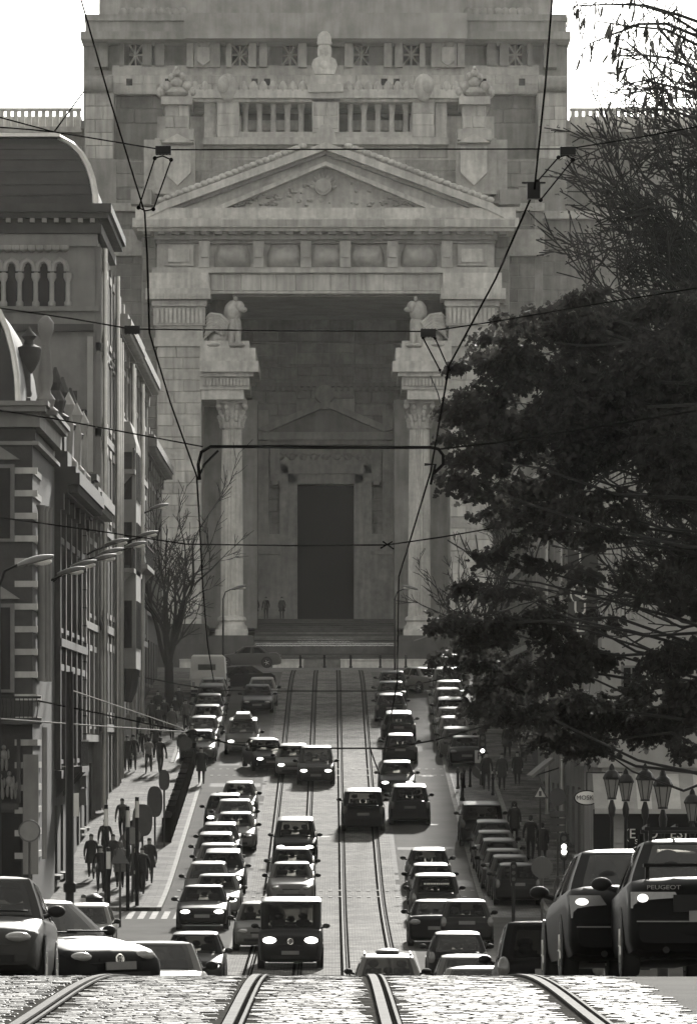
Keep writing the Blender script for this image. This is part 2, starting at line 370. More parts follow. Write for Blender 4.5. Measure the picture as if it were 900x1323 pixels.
def masonry(parent, x0, x1, y0, y1, Y, course, avgw, proud=.06, m=None):
    """a whole field of blocks too small to pick apart, joined"""
    X0, X1, Z0, Z1 = PX(x0, Y), PX(x1, Y), PZ(y1, Y), PZ(y0, Y); n = max(1, round((Z1 - Z0) / course)); h = (Z1 - Z0) / n; mb = MB(); k = max(1, round((X1 - X0) / avgw)); w0 = (X1 - X0) / k
    for i in range(n):
        cuts = [X0] + [X0 + w0 * (j + (.25 if i % 2 else -.25) + SR.uniform(-.1, .1)) for j in range(1, k)] + [X1]
        for j in range(k):
            a, b, c, d = cuts[j] + .012, cuts[j+1] - .012, Z0 + h*i + .012, Z0 + h*(i+1) - .012; q = Y - proud + SR.uniform(-.025, .025); e_ = .03
            mb.add([(a,Y,c),(b,Y,c),(b,Y,d),(a,Y,d),(a+e_,q,c+e_),(b-e_,q,c+e_),(b-e_,q,d-e_),(a+e_,q,d-e_)], [(4,5,6,7),(0,1,5,4),(1,2,6,5),(2,3,7,6),(3,0,4,7)])
    o = part('masonry', mb, m or STONE_M, parent, None, parent.type == 'EMPTY'); o['kind'] = 'stuff'; return o
YF = 412.0
# --- flanking pillars
for s in (0, 1):
    f = (lambda x: x) if s == 0 else (lambda x: 2*AX - x)
    def q(a, b): return (a, b) if s == 0 else (2*AX - b, 2*AX - a)
    pil = part('pillar', pbx(MB(), *q(203, 260), 300, 822, YF, 14), STONE, pal, None, True)
    stones(pil, *q(203, 260), 447, 815, YF, .86, 1.75)
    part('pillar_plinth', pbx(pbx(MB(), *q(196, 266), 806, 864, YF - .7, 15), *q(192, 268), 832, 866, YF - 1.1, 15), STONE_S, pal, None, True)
    cap = part('pillar_capital', pbx(pbx(pbx(pbx(MB(), *q(199, 263), 436, 447, YF - .35, 3), *q(201, 262), 420, 436, YF - .2, 3), *q(198, 265), 395, 420, YF - .5, 3), *q(196, 267), 388, 395, YF - .8, 3), STONE, pal, None, True)
    fl = MB()
    for i in range(11):
        a = 202 + i * 5.6; pbx(fl, *q(a, a + 3.4), 398, 417, YF - .62, .3)
    part('fluting', fl, STONE_L, cap)
    part('cornice_block', pbx(pbx(MB(), *q(188, 272), 372, 386, YF - 1.2, 4), *q(193, 269), 352, 372, YF - .7, 4), STONE_L, pal, None, True)
    dn = MB()
    for i in range(17): a = 190 + i * 4.85; pbx(dn, *q(a, a + 2.9), 379, 386, YF - 1.32, .3)
    part('dentil_row', dn, STONE_L, pal, None, True)
    # outer recessed flank beside the pillar
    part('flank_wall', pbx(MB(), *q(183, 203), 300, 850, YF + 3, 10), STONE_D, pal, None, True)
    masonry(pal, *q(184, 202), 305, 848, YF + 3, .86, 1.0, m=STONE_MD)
    # corbel block over the column
    Yc = YF + .3
    pp('corbel_cornice', [(*q(258, 334), 466, 480, Yc - 1.4, 12), (*q(258, 327), 480, 486, Yc - .9, 12), (*q(258, 330), 449, 466, Yc - 1.0, 12)], STONE_L)
    pp('corbel_frieze', [(*q(258, 322), 486, 503, Yc - .5, 12)])
    dn = MB()
    for i in range(14): a = 262 + i * 4.4; pbx(dn, *q(a, a + 2.6), 489, 498, Yc - .72, .4)
    part('dentil_row', dn, STONE_L, pal, None, True)
    pp('corbel_architrave', [(*q(258, 315), 503, 516, Yc - .3, 12)], STONE_L)
    pp('corbel_pedestal', [(*q(258, 322), 440, 449, Yc - .8, 10)], STONE_L)
    # crouching winged lion on the corbel
    an = MB(); sg = 1 if s == 0 else -1
    def E(x, y, dx, dy, dz=1.0, Yo=0): an.ell((PX(f(x), Yc), Yc + .6 + Yo, PZ(y, Yc)), (dx/F*Yc, dz, dy/F*Yc), 12, 8)
    for q_ in ((284, 437, 16, 12, 1.5, .1), (291, 426, 13, 14, 1.3, -.2), (302, 424, 10.5, 22, 1.1, -.6), (301, 403, 11.5, 15, 1.0, -.8), (309, 397, 7, 8, .7, -1.1), (315, 401, 4.5, 3.6, .5, -1.3), (304, 387, 3, 4, .5, -.9), (308, 437, 4, 13, .45, -1.3), (299, 439, 4.5, 13, .5, -1.2), (311, 447, 6, 3, .5, -1.5), (302, 447, 6, 3, .5, -1.4), (276, 446, 12, 4, .8, -.9)): E(*q_)
    for w_ in range(6):                                   # wing feathers
        an.tube([P(f(296 - w_*1.5), 418 + w_*2.6, Yc - .9), P(f(284 - w_*1.2), 408 + w_*3.2, Yc - 1.0), P(f(272 - w_*.3), 406 + w_*4.4, Yc - .8), P(f(264), 412 + w_*5, Yc - .4)], [.2, .22, .18, .06], 6)
    part('lion_carving', an, STONE, pal, 40, True)
    # recessed dark pier behind the column
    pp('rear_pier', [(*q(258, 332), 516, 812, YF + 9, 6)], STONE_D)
    # fluted column
    cx, cyY = PX(f(299.5), YF + 2), YF + 2.0; px = YF / F
    col = MB(); nseg = 40; rows = []
    for y, r in ((796, 15.2), (780, 14.6), (700, 14.4), (620, 13.9), (553, 12.6)):
        z = PZ(y, YF); rr = r * px
        rows.append([(cx + (rr - (.13 if j % 2 else 0)) * math.cos(2*math.pi*j/nseg), cyY + (rr - (.13 if j % 2 else 0)) * math.sin(2*math.pi*j/nseg), z) for j in range(nseg + 1)])
    col.grid(rows); co = part('column', col, STONE_L, pal, None, True)
    b_ = MB(); b_.lathe([(r*px, PZ(y, YF)) for r, y in ((14.8, 795), (18, 797), (19, 801), (16.5, 803), (17, 806), (20, 809), (20.5, 813), (15, 814))], (cx, cyY, 0), 32)
    b_.box(cx - 21*px, cx + 21*px, cyY - 21*px, cyY + 21*px, PZ(822, YF), PZ(813, YF)); part('column_base', b_, STONE_L, co, 40)
    k_ = MB(); k_.lathe([(r*px, PZ(y, YF)) for r, y in ((12.8, 553), (13.8, 551), (12.8, 549), (13.5, 535), (16, 524), (19, 519), (10, 518))], (cx, cyY, 0), 24)
    for tier, (yb, yt, r0, r1, nn) in enumerate(((549, 537, 13.2, 16.2, 8), (540, 525, 14, 18.5, 8))):
        for j in range(nn):
            a = 2*math.pi*(j + .5*tier)/nn
            for t in np.linspace(0, 1, 4):
                rr = (r0 + (r1 - r0) * t**2) * px; k_.ell((cx + rr*math.cos(a), cyY + rr*math.sin(a), PZ(yb + (yt-yb)*t, YF)), (.2, .2, .2), 6, 4)
    for sx in (-1, 1):
        for sy in (-1, 1): k_.ell((cx + sx*17*px, cyY + sy*17*px, PZ(523, YF)), (.24, .24, .24), 8, 6)
    k_.box(cx - 19.5*px, cx + 19.5*px, cyY - 19.5*px, cyY + 19.5*px, PZ(519.5, YF), PZ(515.5, YF)); part('capital', k_, STONE, co, 40)
    # podium below the column
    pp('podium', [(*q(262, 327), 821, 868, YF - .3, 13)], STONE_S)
# --- entablature
ent = part('entablature', pbx(pbx(pbx(MB(), 203, 638, 300, 352, YF + .3, 16), 258, 583, 352, 379, YF - .1, 6), 196, 645, 345, 352, YF - .6, 8), STONE, pal, None, True)
stones(ent, 272, 569, 353.5, 376, YF - .1, 1.3, 1.35, .06)
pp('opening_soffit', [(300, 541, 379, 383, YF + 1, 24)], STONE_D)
pp('frieze_moulding', [(201, 640, 309, 314, YF - .35, 4), (199, 642, 300, 309, YF - .9, 4)], STONE_D)
for i, xc in enumerate((231, 300, 368, 421, 473, 541, 610)):      # bulged frieze panels between brackets
    w = 19 if i in (0, 6) else 24
    m_ = MB()
    if i in (0, 6):
        pbx(m_, xc - w, xc + w, 316, 343, YF - .35, 1); fr = part('frieze_panel', m_, STONE, pal, None, True)
        m2 = MB(); pbx(m2, xc - w + 5, xc + w - 5, 321, 338, YF - .55, .4); part('relief', m2, STONE_L, fr)
    else:
        rows = []
        for t in np.linspace(0, 1, 9):
            y = 344 - 28 * t; wid = w * (1 - .22 * t**3); d = .95 * math.sin(math.pi * (t * .8 + .1))
            rows.append([(PX(xc + u * wid, YF), YF + .35 - d * (1 - abs(u)**6), PZ(y, YF)) for u in np.linspace(-1, 1, 11)])
        m_.grid(rows); part('frieze_panel', m_, STONE, pal, 50, True)
for xc in (264, 334, 395, 446, 507, 577):
    pp('frieze_bracket', [(xc - 7, xc + 7, 311, 345, YF - .75, 1.4), (xc - 4.5, xc + 4.5, 318, 332, YF - 1.0, .4)], STONE)
pp('horizontal_cornice', [(171, 670, 281, 293, YF - 2.4, 12), (177, 664, 293, 298, YF - 1.9, 10), (175, 666, 268, 281, YF - 2.0, 14)], STONE_L)
for i in range(26):
    a = 190 + i * 18.4; pp('mutule', [(a - 4.5, a + 4.5, 295, 302, YF - 1.7, 1.6)], STONE_D)
stones(pal, 176, 665, 283, 292, YF - 2.4, .6, 2.4, .05)
# --- pediment
def rake(pts, Y, d, m_):     # polygon in px, mirrored on the axis
    for k in (0, 1):
        poly = [(PX(x if k == 0 else 2*AX - x, Y), PZ(y, Y)) for x, y in pts]; m_.prism(poly, Y, Y + d, 'y')
    return m_
pp('tympanum_backing', [], STONE); tb = MB(); tb.prism([(PX(x, YF), PZ(y, YF)) for x, y in ((190, 270), (651, 270), (AX, 186))], YF, YF + 14, 'y'); part('tympanum', tb, STONE, pal, None, True)
part('raking_cornice', rake([(176, 281), (206, 262), (AX, 183), (AX, 193), (212, 270), (190, 281)], YF - 2.2, 16, MB()), STONE_L, pal, None, True)
part('raking_moulding', rake([(212, 271), (AX, 193.5), (AX, 199), (226, 271)], YF - 1.5, 6, MB()), STONE_D, pal, None, True)
part('raking_band', rake([(228, 271), (AX, 199.5), (AX, 211), (272, 271)], YF - .9, 5, MB()), STONE, pal, None, True)
part('raking_fillet', rake([(268, 271), (AX, 208), (AX, 213), (284, 271)], YF - 1.3, 2, MB()), STONE_L, pal, None, True)
for k in (0, 1):
    for i in range(24):
        t = (i + .6) / 24; x, y = 204 + t * 190, 261 - t * 72.5
        if k: x = 2*AX - x
        c = P(x, y - 1.6, YF - 2.0); part('egg_ornament', MB().ell(c, (.36, .35, .22), 8, 6), STONE_L, pal, 50, True)
rl = MB()
rl.cyl(P(AX - 3, 242, YF + .1) + Vector((0, -.75, 0)), .62, .8, 'y', 20); rl.cyl(P(AX - 3, 242, YF + .1) + Vector((0, -.95, 0)), .42, .3, 'y', 16)
for i in range(9):
    a = math.pi * i / 8; rl.tube([P(AX - 3 + 11*math.cos(a), 242 - 11*math.sin(a), YF - .4), P(AX - 3 + 17*math.cos(a), 240 - 17*math.sin(a), YF - .3)], [.16, .08], 6)
for i in range(70):
    x = rnd.uniform(300, 541); top = 268 - (1 - abs(x - AX) / 137) * 52
    y = rnd.uniform(max(top + 5, 216), 265); s_ = rnd.uniform(1.5, 4); rl.ell(P(x, y, YF - .05), (s_/F*YF, .3, s_*rnd.uniform(.5, 1)/F*YF), 7, 5)
part('tympanum_relief', rl, STONE, pal, 40, True)['kind'] = 'stuff'
ac = MB(); rake([(405, 186), (409, 170), (414, 162), (AX, 158), (AX, 186)], YF - 1.6, 3, ac); part('acroterion', ac, STONE, pal, None, True)
# --- attic storey behind the pediment
YA = YF + 6
pp('attic_wall', [(203, 638, 186, 290, YA, 20), (203, 312, 150, 190, YA + .5, 19), (529, 638, 150, 190, YA + .5, 19), (300, 541, 170, 190, YA - .2, 18), (240, 601, 118, 131, YA - .6, 18)], STONE)
masonry(pal, 205, 636, 206, 266, YA, .95, 1.9); masonry(pal, 113, 728, 121, 159, YF + 17.5, .95, 2.2, m=STONE_MD)
pp('attic_back', [(262, 579, 131, 172, YA + 7, 8)], STONE_D)
pp('attic_cornice', [(243, 598, 115, 126, YA - 1.5, 18), (248, 593, 126, 131, YA - 1.0, 8)], STONE_L)
aw = pp('attic_parapet', [(300, 541, 170, 178, YA - .7, 2), (262, 579, 177, 186, YA - 1.2, 3)], STONE)
stones(pal, 262, 400, 187, 204, YA, .9, 1.9); stones(pal, 441, 579, 187, 204, YA, .9, 1.9)
for s in (0, 1):
    q = (lambda a, b: (a, b)) if s == 0 else (lambda a, b: (2*AX - b, 2*AX - a)); f = (lambda x: x) if s == 0 else (lambda x: 2*AX - x)
    pr = pp('attic_pier', [(*q(280, 309), 130, 178, YA - .9, 8), (*q(264, 279), 130, 178, YA - .3, 8)], STONE_L); stones(pr, *q(280, 309), 131, 177, YA - .9, .95, 1.7, .05)
    for i in range(5):
        a = 317 + i * 18; c = P(f(a), 172, YA); pxs = YA / F
        lv = MB(); lv.lathe([(4.8*pxs, 0), (4.8*pxs, .2), (3.6*pxs, .3), (3.4*pxs, 1.7), (4.2*pxs, 1.9), (5.0*pxs, 2.2), (5.0*pxs, 2.45)], (c.x, YA + .5, c.z), 12)
        part('attic_column', lv, STONE_L if i % 2 else STONE, pal, 40, True)
    for i in range(4):
        a = 326 + i * 18; pp('parapet_block', [(*q(a - 6, a + 6), 155, 168, YA + 2.5, .8)], STONE_L)
    for i in range(12):
        a = 252 + i * 12.6
        if abs(a - 275) < 8: continue
        c = P(f(a), 113, YA - 1.3); sh = MB(); sh.ell(c, (.3, .25, .55), 8, 6); sh.ell(c + Vector((-.22, 0, -.1)), (.16, .2, .35), 6, 5); sh.ell(c + Vector((.22, 0, -.1)), (.16, .2, .35), 6, 5)
        part('antefix', sh, STONE, pal, 50, True)
    sh = MB(); c = P(f(294), 113, YA - 1.3); sh.ell(c, (.75, .5, 1.1), 14, 8); sh.ell(c + Vector((.3 if s else -.3, -.3, .2)), (.5, .4, .7), 10, 7); part('shell_ornament', sh, STONE, pal, 40, True)
    # trophy pier with armour on top
    tp = pp('trophy_pier', [(*q(200, 252), 178, 250, YF + 4, 6), (*q(213, 244), 132, 178, YF + 3.5, 6), (*q(206, 250), 166, 180, YF + 3, 6), (*q(208, 248), 124, 134, YF + 2.8, 7)], STONE)
    stones(tp, *q(214, 243), 135, 165, YF + 3.5, .8, 1.1, .05)
    pd = MB(); pd.prism([(PX(f(x), YF + 3), PZ(y, YF + 3)) for x, y in ((208, 184), (250, 184), (229, 173))], YF + 2.6, YF + 4, 'y'); part('small_pediment', pd, STONE_L, tp)
    shd = MB(); shd.prism([(PX(f(x), YF + 3), PZ(y, YF + 3)) for x, y in ((212, 188), (246, 188), (246, 222), (229, 238), (212, 222))], YF + 3.4, YF + 4.2, 'y'); part('shield', shd, STONE_L, tp)
    tr = MB()
    for x, y, rx, ry in ((228, 118, 17, 7), (215, 112, 8, 8), (242, 112, 8, 8), (228, 106, 9, 8), (228, 95, 5.5, 7), (222, 100, 5, 6), (235, 99, 5, 6), (208, 119, 6, 8), (249, 119, 6, 8), (228, 89, 3, 4)):
        tr.ell(P(f(x), y, YF + 5), (rx/F*YF, .8, ry/F*YF), 10, 7)
    part('trophy_carving', tr, STONE, tp, 40)
    part('side_block', pbx(MB(), *q(186, 204), 180, 262, YF + 5, 8), STONE, pal, None, True)
    ut = MB(); c = P(f(183), 262, YF + 4); ut.box(c.x - .8, c.x + .8, YF + 3, YF + 5, PZ(265, YF + 4), PZ(246, YF + 4)); part('side_urn_block', ut, STONE_D, pal, None, True)
# central pier and crowned bust
cp = pp('central_pier', [(403, 438, 126, 170, YA - 1.0, 8), (398, 443, 108, 118, YA - 1.9, 6), (401, 440, 96, 108, YA - 1.5, 5)], STONE_L); stones(cp, 404, 437, 132, 166, YA - 1.0, .9, 1.0, .05)
bs = MB(); c = P(419, 96, YA)
bs.prism([(c.x - .75, c.z), (c.x + .75, c.z), (c.x + .98, c.z + .75), (c.x + .85, c.z + 1.12), (c.x + .4, c.z + 1.35), (c.x - .4, c.z + 1.35), (c.x - .85, c.z + 1.12), (c.x - .98, c.z + .75)], c.y - .5, c.y + .5, 'y')
for dx, dz, rx, rz, ry in ((0, .7, .8, .6, .6), (0, 1.5, .33, .5, .32), (0, 2.05, .46, .62, .5), (-.36, 1.75, .2, .55, .3), (.36, 1.75, .2, .55, .3), (0, 2.0, .1, .14, .6)):
    bs.ell(c + Vector((dx, 0, dz)), (rx, ry, rz), 14, 9)
bs.lathe([(.5, 0), (.58, .08), (.58, .25), (.54, .3), (.55, .6), (.42, .9), (.2, 1.08), (.03, 1.12)], (c.x, c.y, c.z + 2.25), 16)
part('crowned_bust', bs, STONE_L, pal, 40, True)
# --- upper colonnade stage
YU = YF + 16
pp('upper_wall', [(108, 733, 46, 160, YU + 2, 30), (112, 729, 120, 330, YU + 1.5, 30)], STONE_D)
pp('upper_plinth', [(140, 701, 96, 121, YU, 6), (145, 696, 84, 97, YU + .4, 5)], STONE)
stones(pal, 142, 699, 97, 120, YU, .75, 2.1, .05)
pp('upper_cornice', [(104, 737, 40, 50, YU - 2.2, 20), (110, 731, 24, 40, YU - 1.6, 20), (109, 732, 18, 26, YU - 1.9, 18), (128, 713, -30, 18, YU + 1, 20)], STONE_D)
pp('upper_cornice_break', [(238, 603, 16, 49, YU - 3.2, 10), (238, 603, -40, 16, YU - 1.0, 10)], STONE_D)
for i in range(9):
    for s in (0, 1):
        a = 160 + i * 9.5
        if s: a = 2*AX - a
        c = P(a, 17, YU - 1.5); sh = MB(); sh.ell(c, (.42, .35, .5), 8, 6); part('antefix', sh, STONE_D, pal, 50, True)
for s in (0, 1):
    q = (lambda a, b: (a, b)) if s == 0 else (lambda a, b: (2*AX - b, 2*AX - a)); f = (lambda x: x) if s == 0 else (lambda x: 2*AX - x)
    for a, b in ((122, 139), (184, 196), (200, 212), (241, 250), (275, 284), (292, 299), (321, 331), (335, 345), (385, 396), (154, 160)):
        pl = pp('pilaster', [(*q(a, b), 50, 86, YU - .3 if a > 230 else YU + .4, 5)], STONE if a > 230 else STONE_D)
    for a, b in ((167, 184), (300, 320), (365, 384)):
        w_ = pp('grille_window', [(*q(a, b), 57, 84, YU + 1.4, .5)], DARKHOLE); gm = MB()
        for u0, v0, u1, v1 in ((a, 57, b, 84), (b, 57, a, 84), ((a+b)/2, 57, (a+b)/2, 84), (a, 70.5, b, 70.5)): gm.tube([P(f(u0), v0, YU + 1.2), P(f(u1), v1, YU + 1.2)], .09, 5)
        part('grille', gm, STONE, w_)
    for a in (163, 213, 325, 341):
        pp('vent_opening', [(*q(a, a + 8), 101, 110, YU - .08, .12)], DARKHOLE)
    sh = MB(); sh.prism([(PX(f(x), YU), PZ(y, YU)) for x, y in ((255, 62), (271, 62), (271, 80), (263, 86), (255, 80))], YU - .9, YU + .5, 'y'); part('cartouche', sh, STONE_L, pal, None, True)
    hd = MB(); hd.ell(P(f(263), 57, YU - .6), (.5, .4, .35), 10, 6); hd.ell(P(f(258), 55, YU - .6), (.25, .3, .25), 8, 5); hd.ell(P(f(268), 55, YU - .6), (.25, .3, .25), 8, 5); part('cartouche_crest', hd, STONE, pal, 40, True)
    pp('cartouche_pier', [(*q(251, 275), 50, 86, YU - .25, 5)], STONE)
    # corner tower pier
    tw = pp('corner_pier', [(*q(109, 147), 118, 330, YU - 3, 12), (*q(113, 143), 100, 118, YU - 2.6, 10)], STONE_D); stones(tw, *q(110, 146), 120, 205, YU - 3, 1.0, 1.2, .05)
    sc_ = MB(); c = P(f(128), 108, YU - 3); sc_.cyl((c.x - 1.1, c.y - .2, c.z), .62, 2.2, 'x', 14); part('scroll', sc_, STONE_D, tw, 40)
    pp('tower_ledge', [(*q(104, 120), 155, 166, YU - 2, 10)], STONE_D)
    # side wings
    wg = pp('wing', [(*q(-260, 190), 168, 870, YU + 8, 30), (*q(140, 204), 205, 870, YF + 9, 20), (*q(-260, 150), 280, 870, YU - 4, 20)], STONE_D)
    masonry(wg, *q(150, 202), 208, 870, YF + 9, 1.0, 1.6, m=STONE_MD); masonry(wg, *q(-60, 189), 171, 868, YU + 8, 1.1, 2.0, m=STONE_MD); masonry(wg, *q(-60, 149), 283, 868, YU - 4, 1.1, 2.0, m=STONE_MD)
    pp('wing_cornice', [(*q(-260, 196), 163, 170, YU + 6.5, 8), (*q(138, 205), 262, 272, YF + 8, 6), (*q(138, 205), 296, 330, YF + 8.2, 6), (*q(-260, 152), 272, 282, YU - 5, 8)], STONE)
    # pale roof balustrade above the wing
    rb = pp('roof_balustrade', [(*q(-260, 105), 139, 142, YU + 24, .8), (*q(-260, 105), 163, 171, YU + 24, .8)], STONE_L)
    for i in range(40):
        a = 101 - i * 9; pp('baluster', [(*q(a - 2.6, a + 2.6), 142, 163, YU + 24.1, .6)], STONE_L, rb)
    part('terrace_wall', pbx(MB(), *q(-260, 105), 150, 172, YU + 27, 2), STONE_L, pal, None, True)
# --- vestibule and inner doorway
YI = YF + 24
pp('inner_wall', [(262, 384, 370, 830, YI, 3), (457, 579, 370, 830, YI, 3), (384, 457, 370, 625, YI, 3)], STONE)
masonry(pal, 290, 383, 382, 800, YI, .95, 1.8); masonry(pal, 458, 551, 382, 800, YI, .95, 1.8); masonry(pal, 384, 457, 382, 515, YI, .95, 1.8)
pp('vestibule_side', [(258, 268, 378, 830, YI - 9, 9, True)], STONE_D)
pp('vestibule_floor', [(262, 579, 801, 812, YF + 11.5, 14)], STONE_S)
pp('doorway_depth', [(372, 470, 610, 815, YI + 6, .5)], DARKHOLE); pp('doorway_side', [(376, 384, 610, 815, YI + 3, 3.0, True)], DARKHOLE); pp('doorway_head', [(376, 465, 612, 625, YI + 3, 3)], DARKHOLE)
pp('inner_string_course', [(262, 579, 494, 499, YI - .4, 1), (262, 579, 470, 474, YI - .3, 1), (262, 579, 440, 443, YI - .3, 1)], STONE_D)
for i in range(34): pp('modillion', [(288 + i * 8, 292 + i * 8, 499, 504, YI - .5, .6)], STONE_D)
for s in (0, 1):
    q = (lambda a, b: (a, b)) if s == 0 else (lambda a, b: (2*AX - b, 2*AX - a)); f = (lambda x: x) if s == 0 else (lambda x: 2*AX - x)
    pp('inner_pier', [(*q(330, 347), 530, 690, YI - 1.0, 1.2), (*q(326, 361), 690, 735, YI - 1.2, 1.3), (*q(324, 362), 712, 716, YI - 1.5, 1.4), (*q(324, 362), 735, 806, YI - 1.3, 1.4)], STONE)
    pp('door_surround', [(*q(361, 372), 600, 802, YI - .9, 1), (*q(372, 384), 612, 802, YI - .55, .7)], STONE)
    pp('scroll_bracket', [(*q(349, 361), 570, 622, YI - 1.4, 1.5), (*q(351, 359), 612, 626, YI - 1.7, .5)], STONE)
    part('inner_raking_cornice', MB().prism([(PX(f(x), YI), PZ(y, YI)) for x, y in ((332, 556), (AX, 519), (AX, 527), (345, 560))], YI - 2.2, YI, 'y'), STONE, pal, None, True)
pp('inner_lintel', [(361, 480, 600, 612, YI - .9, 1), (372, 469, 612, 625, YI - .55, .7), (349, 492, 580, 600, YI - .7, 1)], STONE)
pp('inner_cornice', [(334, 507, 558, 568, YI - 2.3, 2.4), (342, 499, 568, 574, YI - 1.6, 1.7)], STONE)
part('inner_tympanum', MB().prism([(PX(x, YI), PZ(y, YI)) for x, y in ((340, 560), (501, 560), (AX, 523))], YI - 1.2, YI, 'y'), STONE_D, pal, None, True)
ig = MB()
for i in range(9):
    c = P(362 + i * 14.6, 590, YI - .8); ig.ell(c, (.32, .25, .28), 8, 5); ig.ell(c + Vector((.4, 0, .12)), (.12, .15, .12), 6, 4)
part('garland_relief', ig, STONE, pal, 40, True)
dm = MB(); c = P(AX - 1, 511, YI); dm.cyl((c.x, YI - 2.0, c.z), .75, 1.2, 'y', 24); dm.cyl((c.x, YI - 2.15, c.z), .5, .3, 'y', 20); pbx(dm, AX - 14, AX + 12, 521, 528, YI - 2.0, 1.5); part('medallion', dm, STONE, pal, None, True)
# --- grand stairs, one object a step
nst = 22; z0, z1 = PZ(855, YF), PZ(800, YF + 12)
for i in range(nst):
    h = (z1 - z0) / nst; ya = YF - .5 + i * (12.5 / nst)
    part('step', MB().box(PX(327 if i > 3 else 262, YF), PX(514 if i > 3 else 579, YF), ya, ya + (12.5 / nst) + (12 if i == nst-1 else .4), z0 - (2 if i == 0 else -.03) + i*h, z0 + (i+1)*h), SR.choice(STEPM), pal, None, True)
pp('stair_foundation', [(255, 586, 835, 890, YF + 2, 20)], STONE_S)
# low forecourt wall with openings
for a, b in ((352, 392), (440, 562), (232, 285), (575, 640)):
    w_ = tag(part('forecourt_wall', pbx(pbx(MB(), a, b, 853, 866, 402, .6), a - .5, b + .5, 851.5, 853, 401.85, .9), STONE_L), 'low pale stone wall %s' % {352: 'beside the dark saloon parked below the stairs', 440: 'right of the stairs behind the turning pale car', 232: 'behind the leafless tree at the plaza', 575: 'under the round sign on the plaza'}[a], 'wall', 'low walls before the stairs')
